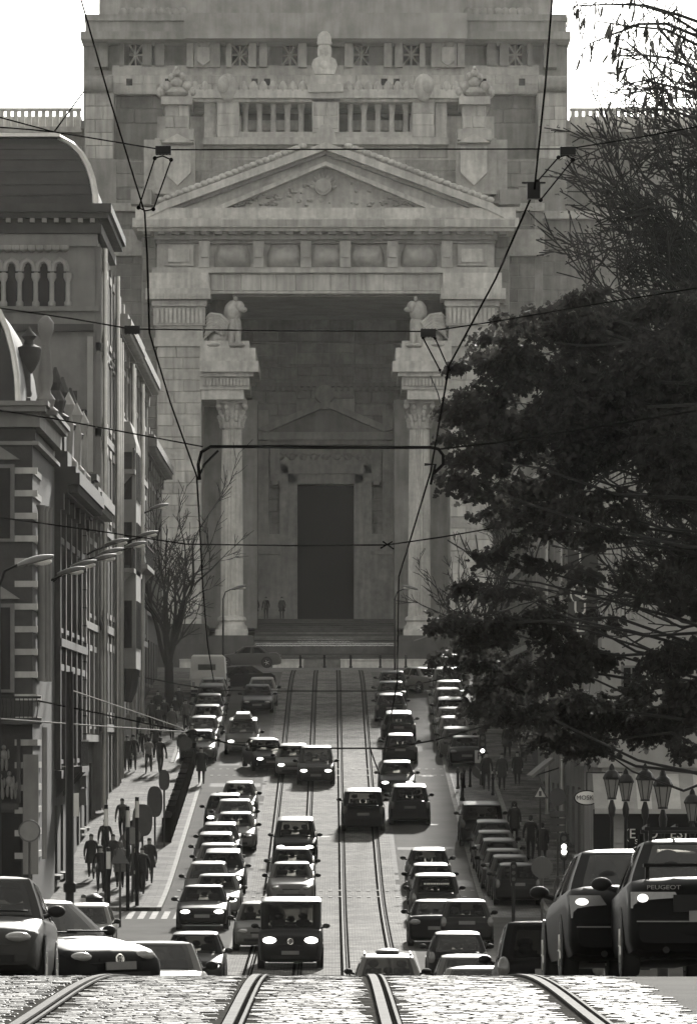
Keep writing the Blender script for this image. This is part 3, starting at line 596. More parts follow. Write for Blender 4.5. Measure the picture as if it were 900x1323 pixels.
# ================================================================== street buildings
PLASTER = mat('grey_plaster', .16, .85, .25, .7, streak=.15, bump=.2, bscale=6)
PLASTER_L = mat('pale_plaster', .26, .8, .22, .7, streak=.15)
PLASTER_D = mat('dark_stone', .038, .85, .4, .8, streak=.2)  # dark, streaked stone tone for house walls and trim
BRICKD = mat('dark_red_brick_in_grey', .032, .85, .3, 3, bump=.4, bscale=25)
BANDL = mat('pale_stone_band', .34, .75, .2, 1.2, streak=.25)
SLATE = mat('roof_slate', .02, .7, .35, 1.2, bump=.4, bscale=9)
SLATE_L = mat('weathered_zinc', .45, .35, .2, 2, metal=.7)
WOOD = mat('painted_window_frame', .10, .7, .2, 3)
def zmin(Y0, Y1): return min(gz(y) for y in np.linspace(Y0, Y1, 8)) - .6
def facade(name, label, X, s, Y0, Y1, top, floors, bays, wall=PLASTER, trim=PLASTER_L, depth=14, pil=True, roof=None, pipes=(), balcony=()):
    """terraced house along the street: s=+1 stands on the left of the street, -1 on the right"""
    zb = zmin(Y0, Y1); t = thing(name, label, 'building', (X - s*depth/2, (Y0+Y1)/2, zb))
    m = MB(); m.box(X - s*depth, X - s*.32, Y0, Y1, zb, top)
    bw = (Y1 - Y0) / bays; ww = bw * .46; bands = []; z = zb
    for a, b in floors: bands.append((z, a)); z = b
    bands.append((z, top - .02))
    for a, b in bands: m.box(X - s*.34, X, Y0 + .01, Y1 - .01, a, b)
    for a, b in floors:
        for k in range(bays + 1):
            y0 = Y0 + .01 if k == 0 else Y0 + k*bw - (bw - ww)/2; y1 = Y1 - .01 if k == bays else Y0 + k*bw + (bw - ww)/2
            m.box(X - s*.34, X - s*.002, y0, y1, a - .001, b + .001)
    part('wall', m, wall, t, None, True)
    for fi, (a, b) in enumerate(floors):
        for k in range(bays):
            yc = Y0 + (k + .5)*bw; fr = MB()
            fr.box(X - s*.22, X - s*.12, yc - ww/2, yc - ww/2 + .09, a, b); fr.box(X - s*.22, X - s*.12, yc + ww/2 - .09, yc + ww/2, a, b)
            fr.box(X - s*.22, X - s*.12, yc - ww/2 + .09, yc + ww/2 - .09, b - .1, b); fr.box(X - s*.22, X - s*.12, yc - ww/2 + .09, yc + ww/2 - .09, a, a + .1)
            fr.box(X - s*.21, X - s*.13, yc - .04, yc + .04, a + .1, b - .1); fr.box(X - s*.21, X - s*.13, yc - ww/2 + .09, yc + ww/2 - .09, a + (b-a)*.66, a + (b-a)*.66 + .08)
            w = part('window', fr, WOOD, t, None, True)
            part('pane', MB().box(X - s*.26, X - s*.24, yc - ww/2, yc + ww/2, a, b), GLASSB, w)
            sm = MB(); sm.box(X + s*.001, X + s*.22, yc - ww/2 - .15, yc + ww/2 + .15, a - .2, a - .03)
            if fi > 0: sm.box(X + s*.001, X + s*.25, yc - ww/2 - .2, yc + ww/2 + .2, b + .15, b + .4); sm.box(X + s*.001, X + s*.12, yc - ww/2 - .18, yc - ww/2, a, b + .15); sm.box(X + s*.001, X + s*.12, yc + ww/2, yc + ww/2 + .18, a, b + .15)
            part('window_surround', sm, trim, t, None, True)
    if pil:
        for k in range(bays + 1):
            yc = min(max(Y0 + k*bw, Y0 + .3), Y1 - .3); pm = MB(); pm.box(X + s*.001, X + s*.28, yc - .28, yc + .28, floors[1][0] - .4 if len(floors) > 1 else zb, top - .9); pm.box(X + s*.001, X + s*.4, yc - .36, yc + .36, top - 1.5, top - .9)
            part('pilaster', pm, trim, t, None, True)
    for a, b in floors[1:]:
        part('string_course', MB().box(X + s*.002, X + s*.32, Y0, Y1, a - .75, a - .45), trim, t, None, True)
    c = MB(); c.box(X - s*.3, X + s*.55, Y0, Y1, top - .9, top - .55); c.box(X - s*.3, X + s*1.0, Y0, Y1, top - .55, top - .12); c.box(X - s*.3, X + s*.85, Y0, Y1, top - .12, top + .12)
    co = part('cornice', c, trim, t, None, True)
    y = Y0 + .4
    while y < Y1: part('modillion', MB().box(X + s*.551, X + s*.92, y, y + .25, top - .85, top - .551), trim, co); y += .95
    if roof:
        rm = MB(); h = roof; rm.prism([(X + s*.3, top + .1), (X - s*1.6, top + h), (X - s*(depth - 1.5), top + h), (X - s*depth, top + .1)], Y0 + .05, Y1 - .05, 'y'); rf = part('roof', rm, SLATE, t, None, True)
        for k in range(bays):
            yc = Y0 + (k + .5)*bw; d = MB(); d.box(X - s*1.6, X + s*.05, yc - .6, yc + .6, top + .2, top + h*.72); part('dormer', d, trim, rf)
        ch = MB(); ch.box(X - s*3, X - s*4.2, Y0 + .5, Y0 + 1.6, top, top + h + 1.5); ch.box(X - s*2.9, X - s*4.3, Y0 + .4, Y0 + 1.7, top + h + 1.5, top + h + 1.75); part('chimney', ch, BRICKD, rf)
    for yp in pipes: part('drainpipe', MB().tube([(X + s*.42, yp, top - 1), (X + s*.42, yp, zb)], .11, 8), SLATE_L, t, 60, True)
    for (z, ya, yb) in balcony:
        b = MB(); b.box(X + s*.002, X + s*1.0, ya, yb, z - .22, z)
        for y in (ya + .3, yb - .6): b.prism([(X + s*.003, z - .22), (X + s*.9, z - .22), (X + s*.003, z - 1.2)], y, y + .3, 'y')
        bo = part('balcony', b, trim, t, None, True); r = MB(); r.box(X + s*.9, X + s*.97, ya, yb, z + .95, z + 1.02)
        y = ya + .03
        while y < yb: r.box(X + s*.92, X + s*.95, y, y + .03, z, z + .95); y += .16
        part('railing', r, BLACKM, bo)
    return t
E0 = EYE
XL, XR = -10.5, 9.95
fl4 = lambda g0: [(g0 + .9, g0 + 3.6), (g0 + 5.4, g0 + 8.3), (g0 + 10.0, g0 + 12.6), (g0 + 14.2, g0 + 16.4), (g0 + 17.8, g0 + 19.4)]
# L2: dark ornate gabled house
tL2 = facade('terraced_house', 'narrow dark house with stepped gable next to the striped corner house', XL, 1, 204.0, 226.0, E0 + 10.3, [(E0 - 5.0, E0 - 2.4), (E0 - .6, E0 + 2.6), (E0 + 4.4, E0 + 7.4)], 5, PLASTER_D, PLASTER_D, balcony=((E0 - .9, 206, 212),))
for k, yc in enumerate((207.5, 213.0, 219.5)):
    gm = MB(); gm.box(XL - .5, XL + .45, yc - 1.6, yc + 1.6, E0 + 10.4, E0 + 11.1); gm.box(XL - .5, XL + .3, yc - 1.0, yc + 1.0, E0 + 11.1, E0 + 12.3); gm.lathe([(.5, 0), (.55, .2), (.3, .35), (.42, .8), (.2, 1.2), (.28, 1.5), (.05, 2.1)], (XL - .1, yc, E0 + 12.3), 10); part('gable', gm, PLASTER_D, tL2, None, True)
for yc in (209.8, 216.5, 222.0): part('finial', MB().lathe([(.32, 0), (.32, .5), (.14, .7), (.2, 1.9), (.12, 2.3), (.26, 2.7), (.02, 3.2)], (XL + .3, yc, E0 + 10.4), 10), PLASTER_L, tL2, 40, True)
# L3: banded pilaster house
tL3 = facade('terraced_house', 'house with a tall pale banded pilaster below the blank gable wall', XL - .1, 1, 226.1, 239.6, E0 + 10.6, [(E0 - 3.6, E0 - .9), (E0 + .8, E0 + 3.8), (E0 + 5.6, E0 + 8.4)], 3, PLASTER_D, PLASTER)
for i in range(17):
    part('stone', MB().taper(PX(88, 225.4), PX(112, 225.4), 225.2, 226.0, E0 - 2.6 + i*.75, E0 - 2.6 + i*.75 + .70, .03), PLASTER, tL3, None, True)
cm = MB(); cm.box(PX(84, 225), PX(120, 225), 224.6, 227, E0 + 10.3, E0 + 10.9); cm.box(PX(87, 225), PX(117, 225), 224.9, 227, E0 + 9.3, E0 + 10.3); cm.box(PX(85, 225), PX(126, 225), 224.3, 227, E0 + 10.9, E0 + 11.15); part('pilaster_cornice', cm, PLASTER_D, tL3, None, True)
# L1: striped corner house
t1 = thing('corner_house', 'dark brick corner house with pale stone stripes and urn chimney', 'house', (-18, 197, zmin(188, 204)))
Y1 = 189.0; T1 = PZ(545, Y1)
part('wall', MB().box(-30, XL + .05, Y1, 203.9, zmin(188, 204), T1), BRICKD, t1, None, True)
for i in range(18):
    y = 604 + i * 29.3
    if y > 1120: break
    part('stone_band', MB().box(PX(19, Y1), PX(48.5, Y1), Y1 - .06, Y1 + .2, PZ(y + 8, Y1), PZ(y, Y1)), BANDL, t1, None, True)
    part('stone_band', MB().box(XL - .1, XL + .10, Y1 + .25, 194, PZ(y + 8, Y1), PZ(y, Y1)), BANDL, t1, None, True)
for y0, y1 in ((600, 700), (780, 895)):
    w = part('window', MB().box(PX(-28, Y1), PX(19, Y1), Y1 - .16, Y1 - .001, PZ(y1, Y1), PZ(y0, Y1)), WOOD, t1, None, True)
    part('pane', MB().box(PX(-22, Y1), PX(-4, Y1), Y1 - .19, Y1 - .165, PZ(y1 - 4, Y1), PZ(y0 + 5, Y1)).box(PX(0, Y1), PX(13.5, Y1), Y1 - .19, Y1 - .165, PZ(y1 - 4, Y1), PZ(y0 + 5, Y1)), GLASSB, w)
    part('window_hood', MB().prism([(PX(-34, Y1), PZ(y0 - 6, Y1)), (PX(26, Y1), PZ(y0 - 6, Y1)), (PX(-4, Y1), PZ(y0 - 26, Y1))], Y1 - .3, Y1, 'y'), PLASTER, t1, None, True)
for i, (x, yb) in enumerate(((53, 600), (58, 575), (62, 640))):     # clustered corner shafts
    part('corner_shaft', MB().lathe([(.16, 0), (.13, .2), (.12, 6.0), (.18, 6.2)], (PX(x, 191 + i), 191 + i, PZ(880, 191)), 10), PLASTER, t1, 40, True)
cm = MB(); cm.box(-30, PX(52, Y1), Y1 - .3, 204, PZ(552, Y1), PZ(533, Y1)); cm.box(-30, PX(60, Y1), Y1 - .9, 204, PZ(533, Y1), PZ(526, Y1)); cm.box(-30, PX(64, Y1), Y1 - 1.1, 204, PZ(526, Y1), PZ(520, Y1)); cm.box(-30, PX(50, Y1), Y1 - .12, 204, PZ(575, Y1), PZ(570, Y1))
part('cornice', cm, PLASTER, t1, None, True)
part('frieze', MB().box(-30, PX(46, Y1), Y1 - .05, Y1, PZ(569, Y1), PZ(553, Y1)), PLASTER_D, t1, None, True)
part('finial', MB().lathe([(.42, 0), (.46, .15), (.28, .3), (.34, .55), (.2, .75), (.17, .9), (.24, 1.1), (.26, 1.3), (.12, 2.6), (.2, 2.75), (.28, 3.0), (.28, 3.25), (.12, 3.45), (.02, 3.5)], (PX(59, Y1 + 1), Y1 + 1, PZ(534, Y1)), 12), PLASTER, t1, 40, True)
# domed roof with zinc hip and urn chimney
dm = MB(); rows = []
for k in range(9):
    a = k / 8 * math.pi / 2; xx = -13.4 + 2.4 * math.cos(a); zz = PZ(520, Y1) + 4.6 * math.sin(a); rows.append([(-30, Y1 + .2 + 2.4*(1-math.cos(a)), zz), (xx, Y1 + .2 + 2.4*(1-math.cos(a)), zz), (xx, 203.5, zz)])
dm.grid(rows); rf = part('roof', dm, SLATE, t1, 40, True)
part('hip_flashing', MB().tube([Vector(r[1]) + Vector((.03, -.03, 0)) for r in rows], .11, 6), SLATE_L, rf, 40)
ch = MB(); ch.box(PX(12, 196), PX(40, 196), 195.6, 196.8, PZ(540, 196), PZ(515, 196)); ch.lathe([(.3, 0), (.34, .1), (.3, .25), (.28, 1.3), (.34, 1.5)], (PX(29, 196), 196.2, PZ(512, 196)), 14)
part('chimney', ch, BRICKD, t1, 50, True)
part('chimney_urn', MB().lathe([(.1, 0), (.2, .12), (.4, .5), (.46, .85), (.42, .95), (.2, 1.05), (.16, 1.2), (.28, 1.35), (.1, 1.55), (.02, 1.7)], (PX(37, 196), 196.2, PZ(482, 196)), 14), PLASTER_D, t1, 40, True)
bm_ = MB(); bm_.box(-30, PX(56, Y1), Y1 - 1.1, Y1, PZ(936, Y1), PZ(928, Y1)); bo = part('balcony', bm_, PLASTER_D, t1, None, True); r = MB(); r.box(-14, PX(55, Y1), Y1 - 1.08, Y1 - 1.0, PZ(903, Y1), PZ(900, Y1))
for i in range(22): r.tube([(-13.4 + i*.15, Y1 - 1.04, PZ(928, Y1)), (-13.4 + i*.15 + .05*(i % 2), Y1 - 1.04, PZ(915, Y1)), (-13.4 + i*.15, Y1 - 1.04, PZ(902, Y1))], .02, 4)
part('railing', r, BLACKM, bo)
# carved figure panel on the ground floor
t_ = MB(); cR = random.Random(5)
part('panel_niche', MB().box(PX(-40, Y1), PX(24, Y1), Y1 - .25, Y1 - .002, PZ(1046, Y1), PZ(1038, Y1)).box(PX(22, Y1), PX(27, Y1), Y1 - .25, Y1 - .002, PZ(1037.5, Y1), PZ(955, Y1)), PLASTER_D, t1, None, True)
def body_blob(x, y, s_):
    for dx, dy, rx, ry in ((0, 0, 2.6, 3.2), (0, 9, 4.5, 6.5), (-2, 20, 2.2, 8), (3, 20, 2.2, 8), (5, 8, 1.6, 6)): t_.ell(P(x + dx*s_, y + dy*s_, Y1 - .25), (rx*s_/F*Y1, .14, ry*s_/F*Y1), 8, 6)
for x, y, s_ in ((5, 966, 1.1), (-8, 985, 1.2), (12, 1000, 1.1), (0, 1003, 1.1), (17, 1008, .9), (-14, 1000, 1.2)): body_blob(x, y, s_)
part('figure_relief', t_, PLASTER, t1, 40, True)
part('drainpipe', MB().tube([(PX(60, 190), 188.7, PZ(940, 189)), (PX(60, 190), 188.7, PZ(1110, 189))], .09, 8), PLASTER, t1, 60, True)
part('pier', MB().box(PX(30, Y1), PX(50, Y1), Y1 - .14, Y1 - .002, PZ(1130, Y1), PZ(975, Y1)), PLASTER, t1, None, True)
part('shop_opening', MB().box(PX(-30, Y1), PX(28, Y1), Y1 - .03, Y1 - .002, PZ(1150, Y1), PZ(1050, Y1)), GLASSB, t1, None, True)

# B4: tall house with mansard and blank gable wall facing down the street
YB = 240.0; tB = thing('tall_house', 'tall plastered house with dark mansard roof and row of arched windows', 'house', (-18, 248, zmin(240, 256)))
zt = PZ(302, YB)
w = MB(); w.box(-40, XL, YB, 256, zmin(240, 256), PZ(400, YB)); w.box(-40, XL, YB + .5, 256, PZ(400, YB), zt)
xs = [15 + 20.8*k for k in range(-6, 4)]
for k in range(len(xs) + 1):                          # piers between the arched windows
    a = PX(-160, YB) if k == 0 else PX(xs[k-1] + 8, YB); b = XL - .001 if k == len(xs) else PX(xs[k] - 8, YB)
    w.box(a, b, YB + .001, YB + .6, PZ(400, YB) - .01, PZ(337, YB))
w.box(-40, XL - .001, YB + .001, YB + .6, PZ(337, YB) - .0, zt)
part('wall', w, PLASTER, tB, None, True)
for x in xs:
    a = part('arched_window', MB().box(PX(x - 8, YB), PX(x + 8, YB), YB + .35, YB + .45, PZ(395, YB), PZ(338, YB)), GLASSB, tB, None, True)
    ar = MB(); pts = [(x - 8.4, 350), (x - 8.2, 345), (x - 6, 339), (x, 335.5), (x + 6, 339), (x + 8.2, 345), (x + 8.4, 350)]
    ar.tube([P(p, q_, YB - .02) for p, q_ in pts], .13, 6); part('arch_moulding', ar, PLASTER_L, a)
    tb_ = MB(); tb_.box(PX(x - 8, YB), PX(x - 3.5, YB), YB + .05, YB + .34, PZ(343, YB), PZ(337, YB)); tb_.box(PX(x + 3.5, YB), PX(x + 8, YB), YB + .05, YB + .34, PZ(343, YB), PZ(337, YB)); part('arch_spandrel', tb_, PLASTER, a)
    cl = MB(); c = P(x + 10.4, 395, YB - .12); cl.lathe([(.17, 0), (.17, .15), (.11, .25), (.11, 1.05), (.2, 1.25), (.2, 1.45)], c, 10); part('colonnette', cl, PLASTER_L, tB, 40, True)
    for kk in range(2):
        sc = MB(); sc.lathe([(.02, 0), (.2, .12), (.24, .32)], P(x - 5 + kk*10.4, 326, YB - .1), 8); part('corbel', sc, PLASTER_L, tB, 40, True)
part('sill_band', MB().box(-40, XL + .15, YB - .25, YB, PZ(402, YB), PZ(396, YB)), PLASTER, tB, None, True)
part('corbel_band', MB().box(-40, XL + .12, YB - .2, YB, PZ(318, YB), PZ(303, YB)), PLASTER, tB, None, True)
part('string_course', MB().box(-40, PX(121, YB), YB - .35, YB, PZ(428, YB), PZ(419, YB)), PLASTER_D, tB, None, True)
cm = MB(); cm.box(-40, XL + .3, YB - .3, 256, PZ(302, YB), PZ(290, YB)); cm.box(-40, XL + .6, YB - .7, 256, PZ(283, YB), PZ(276, YB)); cm.box(-40, XL + .75, YB - .95, 256, PZ(276, YB), PZ(265, YB)); cm.box(-40, XL + .2, YB - .2, 256, PZ(290, YB), PZ(283, YB))
co = part('cornice', cm, PLASTER_D, tB, None, True)
for i in range(22): part('modillion', MB().box(PX(120 - i*15.5 - 3, YB), PX(120 - i*15.5 + 3, YB), YB - .6, YB - .2, PZ(288, YB), PZ(282.5, YB)), PLASTER_L, co)
prof = [(122, 264), (121.5, 250), (118, 232), (112, 214), (103, 198), (90, 184), (74, 174)]
rows = []
for x, y in prof:
    ins = (122 - x) / F * YB; rows.append([(-40, YB - .3 + ins, PZ(y, YB)), (PX(x, YB), YB - .3 + ins, PZ(y, YB)), (PX(x, YB), 255, PZ(y, YB))])
rm = MB(); rm.grid(rows); rm.box(-40, PX(74, YB), YB + 1.4, 255, PZ(178, YB), PZ(172, YB)); rf = part('mansard_roof', rm, SLATE, tB, None, True)
for j, y in enumerate((190, 205, 221, 238, 252)):
    xx = np.interp(y, [174, 184, 198, 214, 232, 250, 264], [74, 90, 103, 112, 118, 121.5, 122]); ins = (122 - xx) / F * YB
    part('slate_course', MB().box(-40, PX(xx, YB), YB - .36 + ins, YB + .2 + ins, PZ(y + 1.2, YB), PZ(y, YB)), SLATE, rf)
part('hip_flashing', MB().tube([Vector(r[1]) + Vector((.05, -.03, 0)) for r in rows], .15, 6), SLATE_L, rf, 40)
part('ridge_moulding', MB().box(-40, PX(76, YB), YB + .9, 255, PZ(173, YB), PZ(168, YB)), SLATE_L, rf)
for x0, y0, y1 in ((113, 435, 610), (93, 505, 600)):
    part('gable_pilaster', MB().box(PX(x0, YB), PX(x0 + 7, YB), YB - .25, YB - .002, PZ(y1, YB), PZ(y0, YB)), PLASTER_L if x0 > 100 else PLASTER_D, tB, None, True)
for x, y in ((75, 494), (108, 534)): part('wall_tie', MB().ell(P(x, y, YB - .05), (.18, .12, .2), 10, 6), PLASTER_D, tB, 40, True)
for i in range(9): part('joint_course', MB().box(PX(62, YB), PX(112, YB), YB - .03, YB - .002, PZ(512 + i*14 + 12.4, YB), PZ(512 + i*14, YB)), PLASTER, tB, None, True)
for fi, zz in enumerate((E0 + 1.5, E0 + 6.0, E0 + 10.4, E0 + 14.6, E0 + 18.4)):       # its street side
    for k in range(4):
        yc = 242 + k*4.0; w_ = part('window', MB().box(XL - .3, XL + .02, yc - .7, yc + .7, zz, zz + 2.6), GLASSB, tB, None, True); part('window_frame', MB().box(XL + .021, XL + .2, yc - 1.0, yc - .7, zz - .1, zz + 2.7).box(XL + .021, XL + .2, yc + .7, yc + 1.0, zz - .1, zz + 2.7).box(XL + .021, XL + .3, yc - 1.1, yc + 1.1, zz + 2.7, zz + 3.05).box(XL + .021, XL + .3, yc - 1.05, yc + 1.05, zz - .35, zz - .1), PLASTER_L, w_)
    part('string_course', MB().box(XL + .002, XL + .3, 240.1, 255.9, zz - 1.0, zz - .65), PLASTER, tB, None, True)
for yc in (240.4, 244.0, 248.0, 252.0, 255.6): part('street_pilaster', MB().box(XL + .003, XL + .26, yc - .3, yc + .3, E0 - 3, E0 + 22.0), PLASTER, tB, None, True)
for yp in (241.0, 255.2): part('drainpipe', MB().tube([(XL + .4, yp, E0 + 22), (XL + .4, yp, E0 - 3)], .11, 8), SLATE_L, tB, 60, True)
# B5, B6: long facades farther up, seen edge-on
tB5 = facade('terraced_house', 'tall house with drainpipes and iron balconies next to the mansard house', XL, 1, 256.2, 275.0, E0 + 20.2, fl4(E0 - 1.4), 4, PLASTER, PLASTER_L, roof=2.6, pipes=(256.8, 259.6, 274.2), balcony=((E0 + 8.4, 260, 271), (E0 + 13.2, 261, 270)))
om = MB(); om.box(XL + .01, XL + 1.0, 262.5, 269, E0 + 3.6, E0 + 14.5); om.taper(XL + .01, XL + 1.0, 262.5, 269, E0 + 14.5, E0 + 15.6, .3); ori = part('oriel', om, PLASTER_L, tB5, None, True)
for zz in (E0 + 4.6, E0 + 8.4, E0 + 11.8):
    for k in range(3): part('oriel_window', MB().box(XL + 1.0, XL + 1.04, 263 + k*2.0, 264.5 + k*2.0, zz, zz + 2.3), GLASSB, ori)
    part('oriel_window', MB().box(XL + .25, XL + .8, 262.44, 262.5, zz, zz + 2.3), GLASSB, ori)
for k in range(4): part('console', MB().lathe([(.08, 0), (.3, .5), (.42, 1.2), (.5, 1.6)], (XL + .5, 263 + k*1.8, E0 + 2.0), 8), PLASTER_D, ori, 40)
tB6 = facade('terraced_house', 'long pale house with fluted pilasters reaching the leafless tree', XL, 1, 275.2, 300.0, E0 + 20.1, [(z0 + 1.2, z1 + 1.2) for z0, z1 in fl4(E0 - .6)][:4], 6, PLASTER, PLASTER_L, pipes=(275.9, 288), roof=2.4, balcony=((E0 + 9.2, 279, 290),))
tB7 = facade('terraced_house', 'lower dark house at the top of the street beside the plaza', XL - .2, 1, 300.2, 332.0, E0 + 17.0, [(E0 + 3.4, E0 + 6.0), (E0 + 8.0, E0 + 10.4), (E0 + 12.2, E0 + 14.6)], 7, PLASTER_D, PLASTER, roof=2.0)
# right side
tR2 = facade('terraced_house', 'pale row house behind the tall tree with iron balconies', XR, -1, 211.0, 262.0, E0 + 12.0, [(E0 - 4.5, E0 - 1.8), (E0 + 1.6, E0 + 4.4), (E0 + 6.4, E0 + 9.2)], 10, PLASTER, PLASTER_L, roof=2.0, balcony=((E0 + .8, 214, 226),), pipes=(225.0, 240.0))
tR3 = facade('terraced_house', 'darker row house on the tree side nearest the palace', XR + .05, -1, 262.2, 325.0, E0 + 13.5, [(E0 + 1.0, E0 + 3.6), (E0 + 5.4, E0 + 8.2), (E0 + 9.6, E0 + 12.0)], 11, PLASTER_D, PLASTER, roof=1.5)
tR1 = thing('corner_shop', 'pale corner building with ribbed upper wall and shop awning behind the tree', 'building', (16, 203, zmin(196, 210)))
Y3 = 197.0; zb = zmin(196, 211)
part('wall', MB().box(XR - .15, 30, Y3, 210.9, zb, PZ(575, Y3)), PLASTER_L, tR1, None, True)
for i in range(60): part('wall_rib', MB().box(PX(783 + i*5, Y3), PX(785.2 + i*5, Y3), Y3 - .05, Y3 - .002, PZ(800, Y3), PZ(590, Y3)), BANDL, tR1, None, True)
part('cornice', MB().box(XR - .6, 30, Y3 - .6, 211, PZ(582, Y3), PZ(572, Y3)).box(XR - .35, 30, Y3 - .35, 211, PZ(590, Y3), PZ(582, Y3)), PLASTER_L, tR1, None, True)
part('string_course', MB().box(XR - .3, 30, Y3 - .25, 211, PZ(992, Y3), PZ(984, Y3)), PLASTER_L, tR1, None, True)
for x in (815, 868, 915):
    for y0, y1 in ((860, 945),):
        w_ = part('window', MB().box(PX(x - 13, Y3), PX(x + 13, Y3), Y3 - .12, Y3 - .002, PZ(y1, Y3), PZ(y0, Y3)), WOOD, tR1, None, True)
        part('pane', MB().box(PX(x - 10, Y3), PX(x - 1, Y3), Y3 - .15, Y3 - .125, PZ(y1 - 3, Y3), PZ(y0 + 3, Y3)).box(PX(x + 1, Y3), PX(x + 10, Y3), Y3 - .15, Y3 - .125, PZ(y1 - 3, Y3), PZ(y0 + 3, Y3)), GLASSB, w_)
part('shop_window', MB().box(PX(808, Y3), PX(960, Y3), Y3 - .05, Y3 - .002, PZ(1190, Y3), PZ(1046, Y3)).box(PX(766, Y3), PX(790, Y3), Y3 - .05, Y3 - .002, PZ(1190, Y3), PZ(1046, Y3)), GLASSB, tR1, None, True)
for i in range(7): part('stone', MB().taper(PX(790.5, Y3), PX(807.5, Y3), Y3 - .1, Y3 - .003, PZ(1190 - i*20, Y3), PZ(1190 - i*20 - 18.6, Y3), .02), PLASTER_L, tR1, None, True)
aw = thing('shop_awning', 'pale striped canvas awning over the dark shop window', 'awning', (PX(830, Y3), Y3 - 1, PZ(1046, Y3)))
AWL = mat('awning_canvas_pale', .45, .9, .15, 2); AWD = mat('awning_canvas_grey', .28, .9, .15, 2)
for i in range(8):
    a, b = 765 + i*18.5, 765 + (i+1)*18.5
    part('canvas_panel', MB().prism([(Y3 - .02, PZ(1000, Y3)), (Y3 - 1.6, PZ(1044, Y3)), (Y3 - 1.6, PZ(1046, Y3)), (Y3 - .02, PZ(1002, Y3))], PX(a, Y3), PX(b, Y3) - .005, 'x'), AWL if i % 2 else AWD, aw, None, True)
part('valance', MB().box(PX(765, Y3), PX(913, Y3), Y3 - 1.62, Y3 - 1.6, PZ(1051, Y3), PZ(1045, Y3)), AWD, aw, None, True)
# lettering helper: writing as thin meshes
def text(body, size, m, parent, loc, ext=.01, rot=(R(90), 0, 0), name='lettering', align='CENTER', sx=1.0):
    cu = bpy.data.curves.new('t', 'FONT'); cu.body = body; cu.size = size; cu.extrude = ext; cu.align_x = align; cu.align_y = 'CENTER'; cu.resolution_u = 3
    o = bpy.data.objects.new('t', cu); COL.objects.link(o); dg = bpy.context.evaluated_depsgraph_get(); me = bpy.data.meshes.new_from_object(o.evaluated_get(dg)); bpy.data.objects.remove(o); bpy.data.curves.remove(cu)
    me.materials.clear(); me.materials.append(m); o = bpy.data.objects.new(name, me); COL.objects.link(o); o.parent = parent
    o.location = Vector(loc) - (parent.location if parent.type == 'EMPTY' and parent.rotation_euler.z == 0 and parent.get('worldtext', True) else Vector((0,0,0))); o.rotation_euler = rot; o.scale = (sx, 1, 1); return o
LETTER = mat('pale_lettering', .6, .7, .1, 3); LETTERD = mat('dark_lettering', .03, .7, 0)
part_l = text('(E  IO   ES)', .5, LETTER, tR1, P(847, 1078, Y3 - .08)); part_l2 = text('S    PONS', .25, LETTER, tR1, P(838, 1088, Y3 - .08))
# vertical hanging banner
bn = thing('shop_banner', 'tall dark vertical banner with pale serif capitals behind the branches', 'banner', (PX(755, 200), 200, PZ(850, 200)))
part('banner_cloth', MB().box(PX(733, 200), PX(779, 200), 199.95, 200.05, PZ(852, 200), PZ(655, 200)), mat('dark_banner_cloth', .06, .85, .15, 1), bn, None, True)
part('bracket', MB().tube([P(733, 653, 200), P(790, 653, 200)], .05, 6).tube([P(733, 854, 200), P(790, 854, 200)], .05, 6), BLACKM, bn, None, True)
for i, ch_ in enumerate('ANTIQUES'): text(ch_, .72, LETTER, bn, P(749, 675 + i*22.3, 199.9))
text('(', .6, LETTER, bn, P(738, 766, 199.9)); text(')', .6, LETTER, bn, P(771, 766, 199.9))
# oval hanging shop sign
ov = thing('oval_shop_sign', 'white oval shop sign with dark rim hanging beside the awning', 'sign', P(758, 1030, 196.4))
c = P(757.5, 1031, 196.4); ring = MB(); ring.v = []; 
def disc(c, rx, rz, d, n=28): 
    m = MB(); m.prism([(c.x + rx*math.cos(2*math.pi*i/n), c.z + rz*math.sin(2*math.pi*i/n)) for i in range(n)], c.y - d/2, c.y + d/2, 'y'); return m
part('rim', disc(c, .47, .28, .12), BLACKM, ov, None, True); part('face', disc(c, .42, .235, .15), mat('sign_white', .62, .6, .1, 3), ov, None, True); text('MOSKY', .23, LETTERD, ov, c + Vector((0, -.1, 0))); part('hanger', MB().box(c.x - .02, c.x + .02, c.y - .02, c.y + .02, c.z + .27, c.z + .9).box(c.x - .02, c.x + 1.3, c.y - .02, c.y + .02, c.z + .9, c.z + .94), BLACKM, ov, None, True)
# ================================================================== cars
GLASS = mat('car_glass', .004, .08, 0, spec=.14)
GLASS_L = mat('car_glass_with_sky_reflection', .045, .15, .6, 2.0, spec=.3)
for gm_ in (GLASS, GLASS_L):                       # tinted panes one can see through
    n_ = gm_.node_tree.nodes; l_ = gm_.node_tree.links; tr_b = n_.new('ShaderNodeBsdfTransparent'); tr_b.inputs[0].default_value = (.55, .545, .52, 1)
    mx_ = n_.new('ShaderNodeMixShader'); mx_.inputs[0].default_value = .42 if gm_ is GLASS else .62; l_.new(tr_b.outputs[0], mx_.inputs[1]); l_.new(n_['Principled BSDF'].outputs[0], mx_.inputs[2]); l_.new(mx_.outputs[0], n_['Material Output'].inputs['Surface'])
TYRE = mat('tyre_rubber', .02, .8, .1, 8); RIM = mat('wheel_rim', .4, .3, .1, 5, metal=.8); PLAST = mat('black_plastic', .012, .6, .1, 5, spec=.15)
LAMPOFF = mat('headlamp_glass', .2, .12, .2, 12, spec=.8); LAMPON = mat('lit_headlamp', .6, .3, .2, 25, emit=3.2); TAIL = mat('tail_lamp', .10, .15, .2, 12, spec=.8)
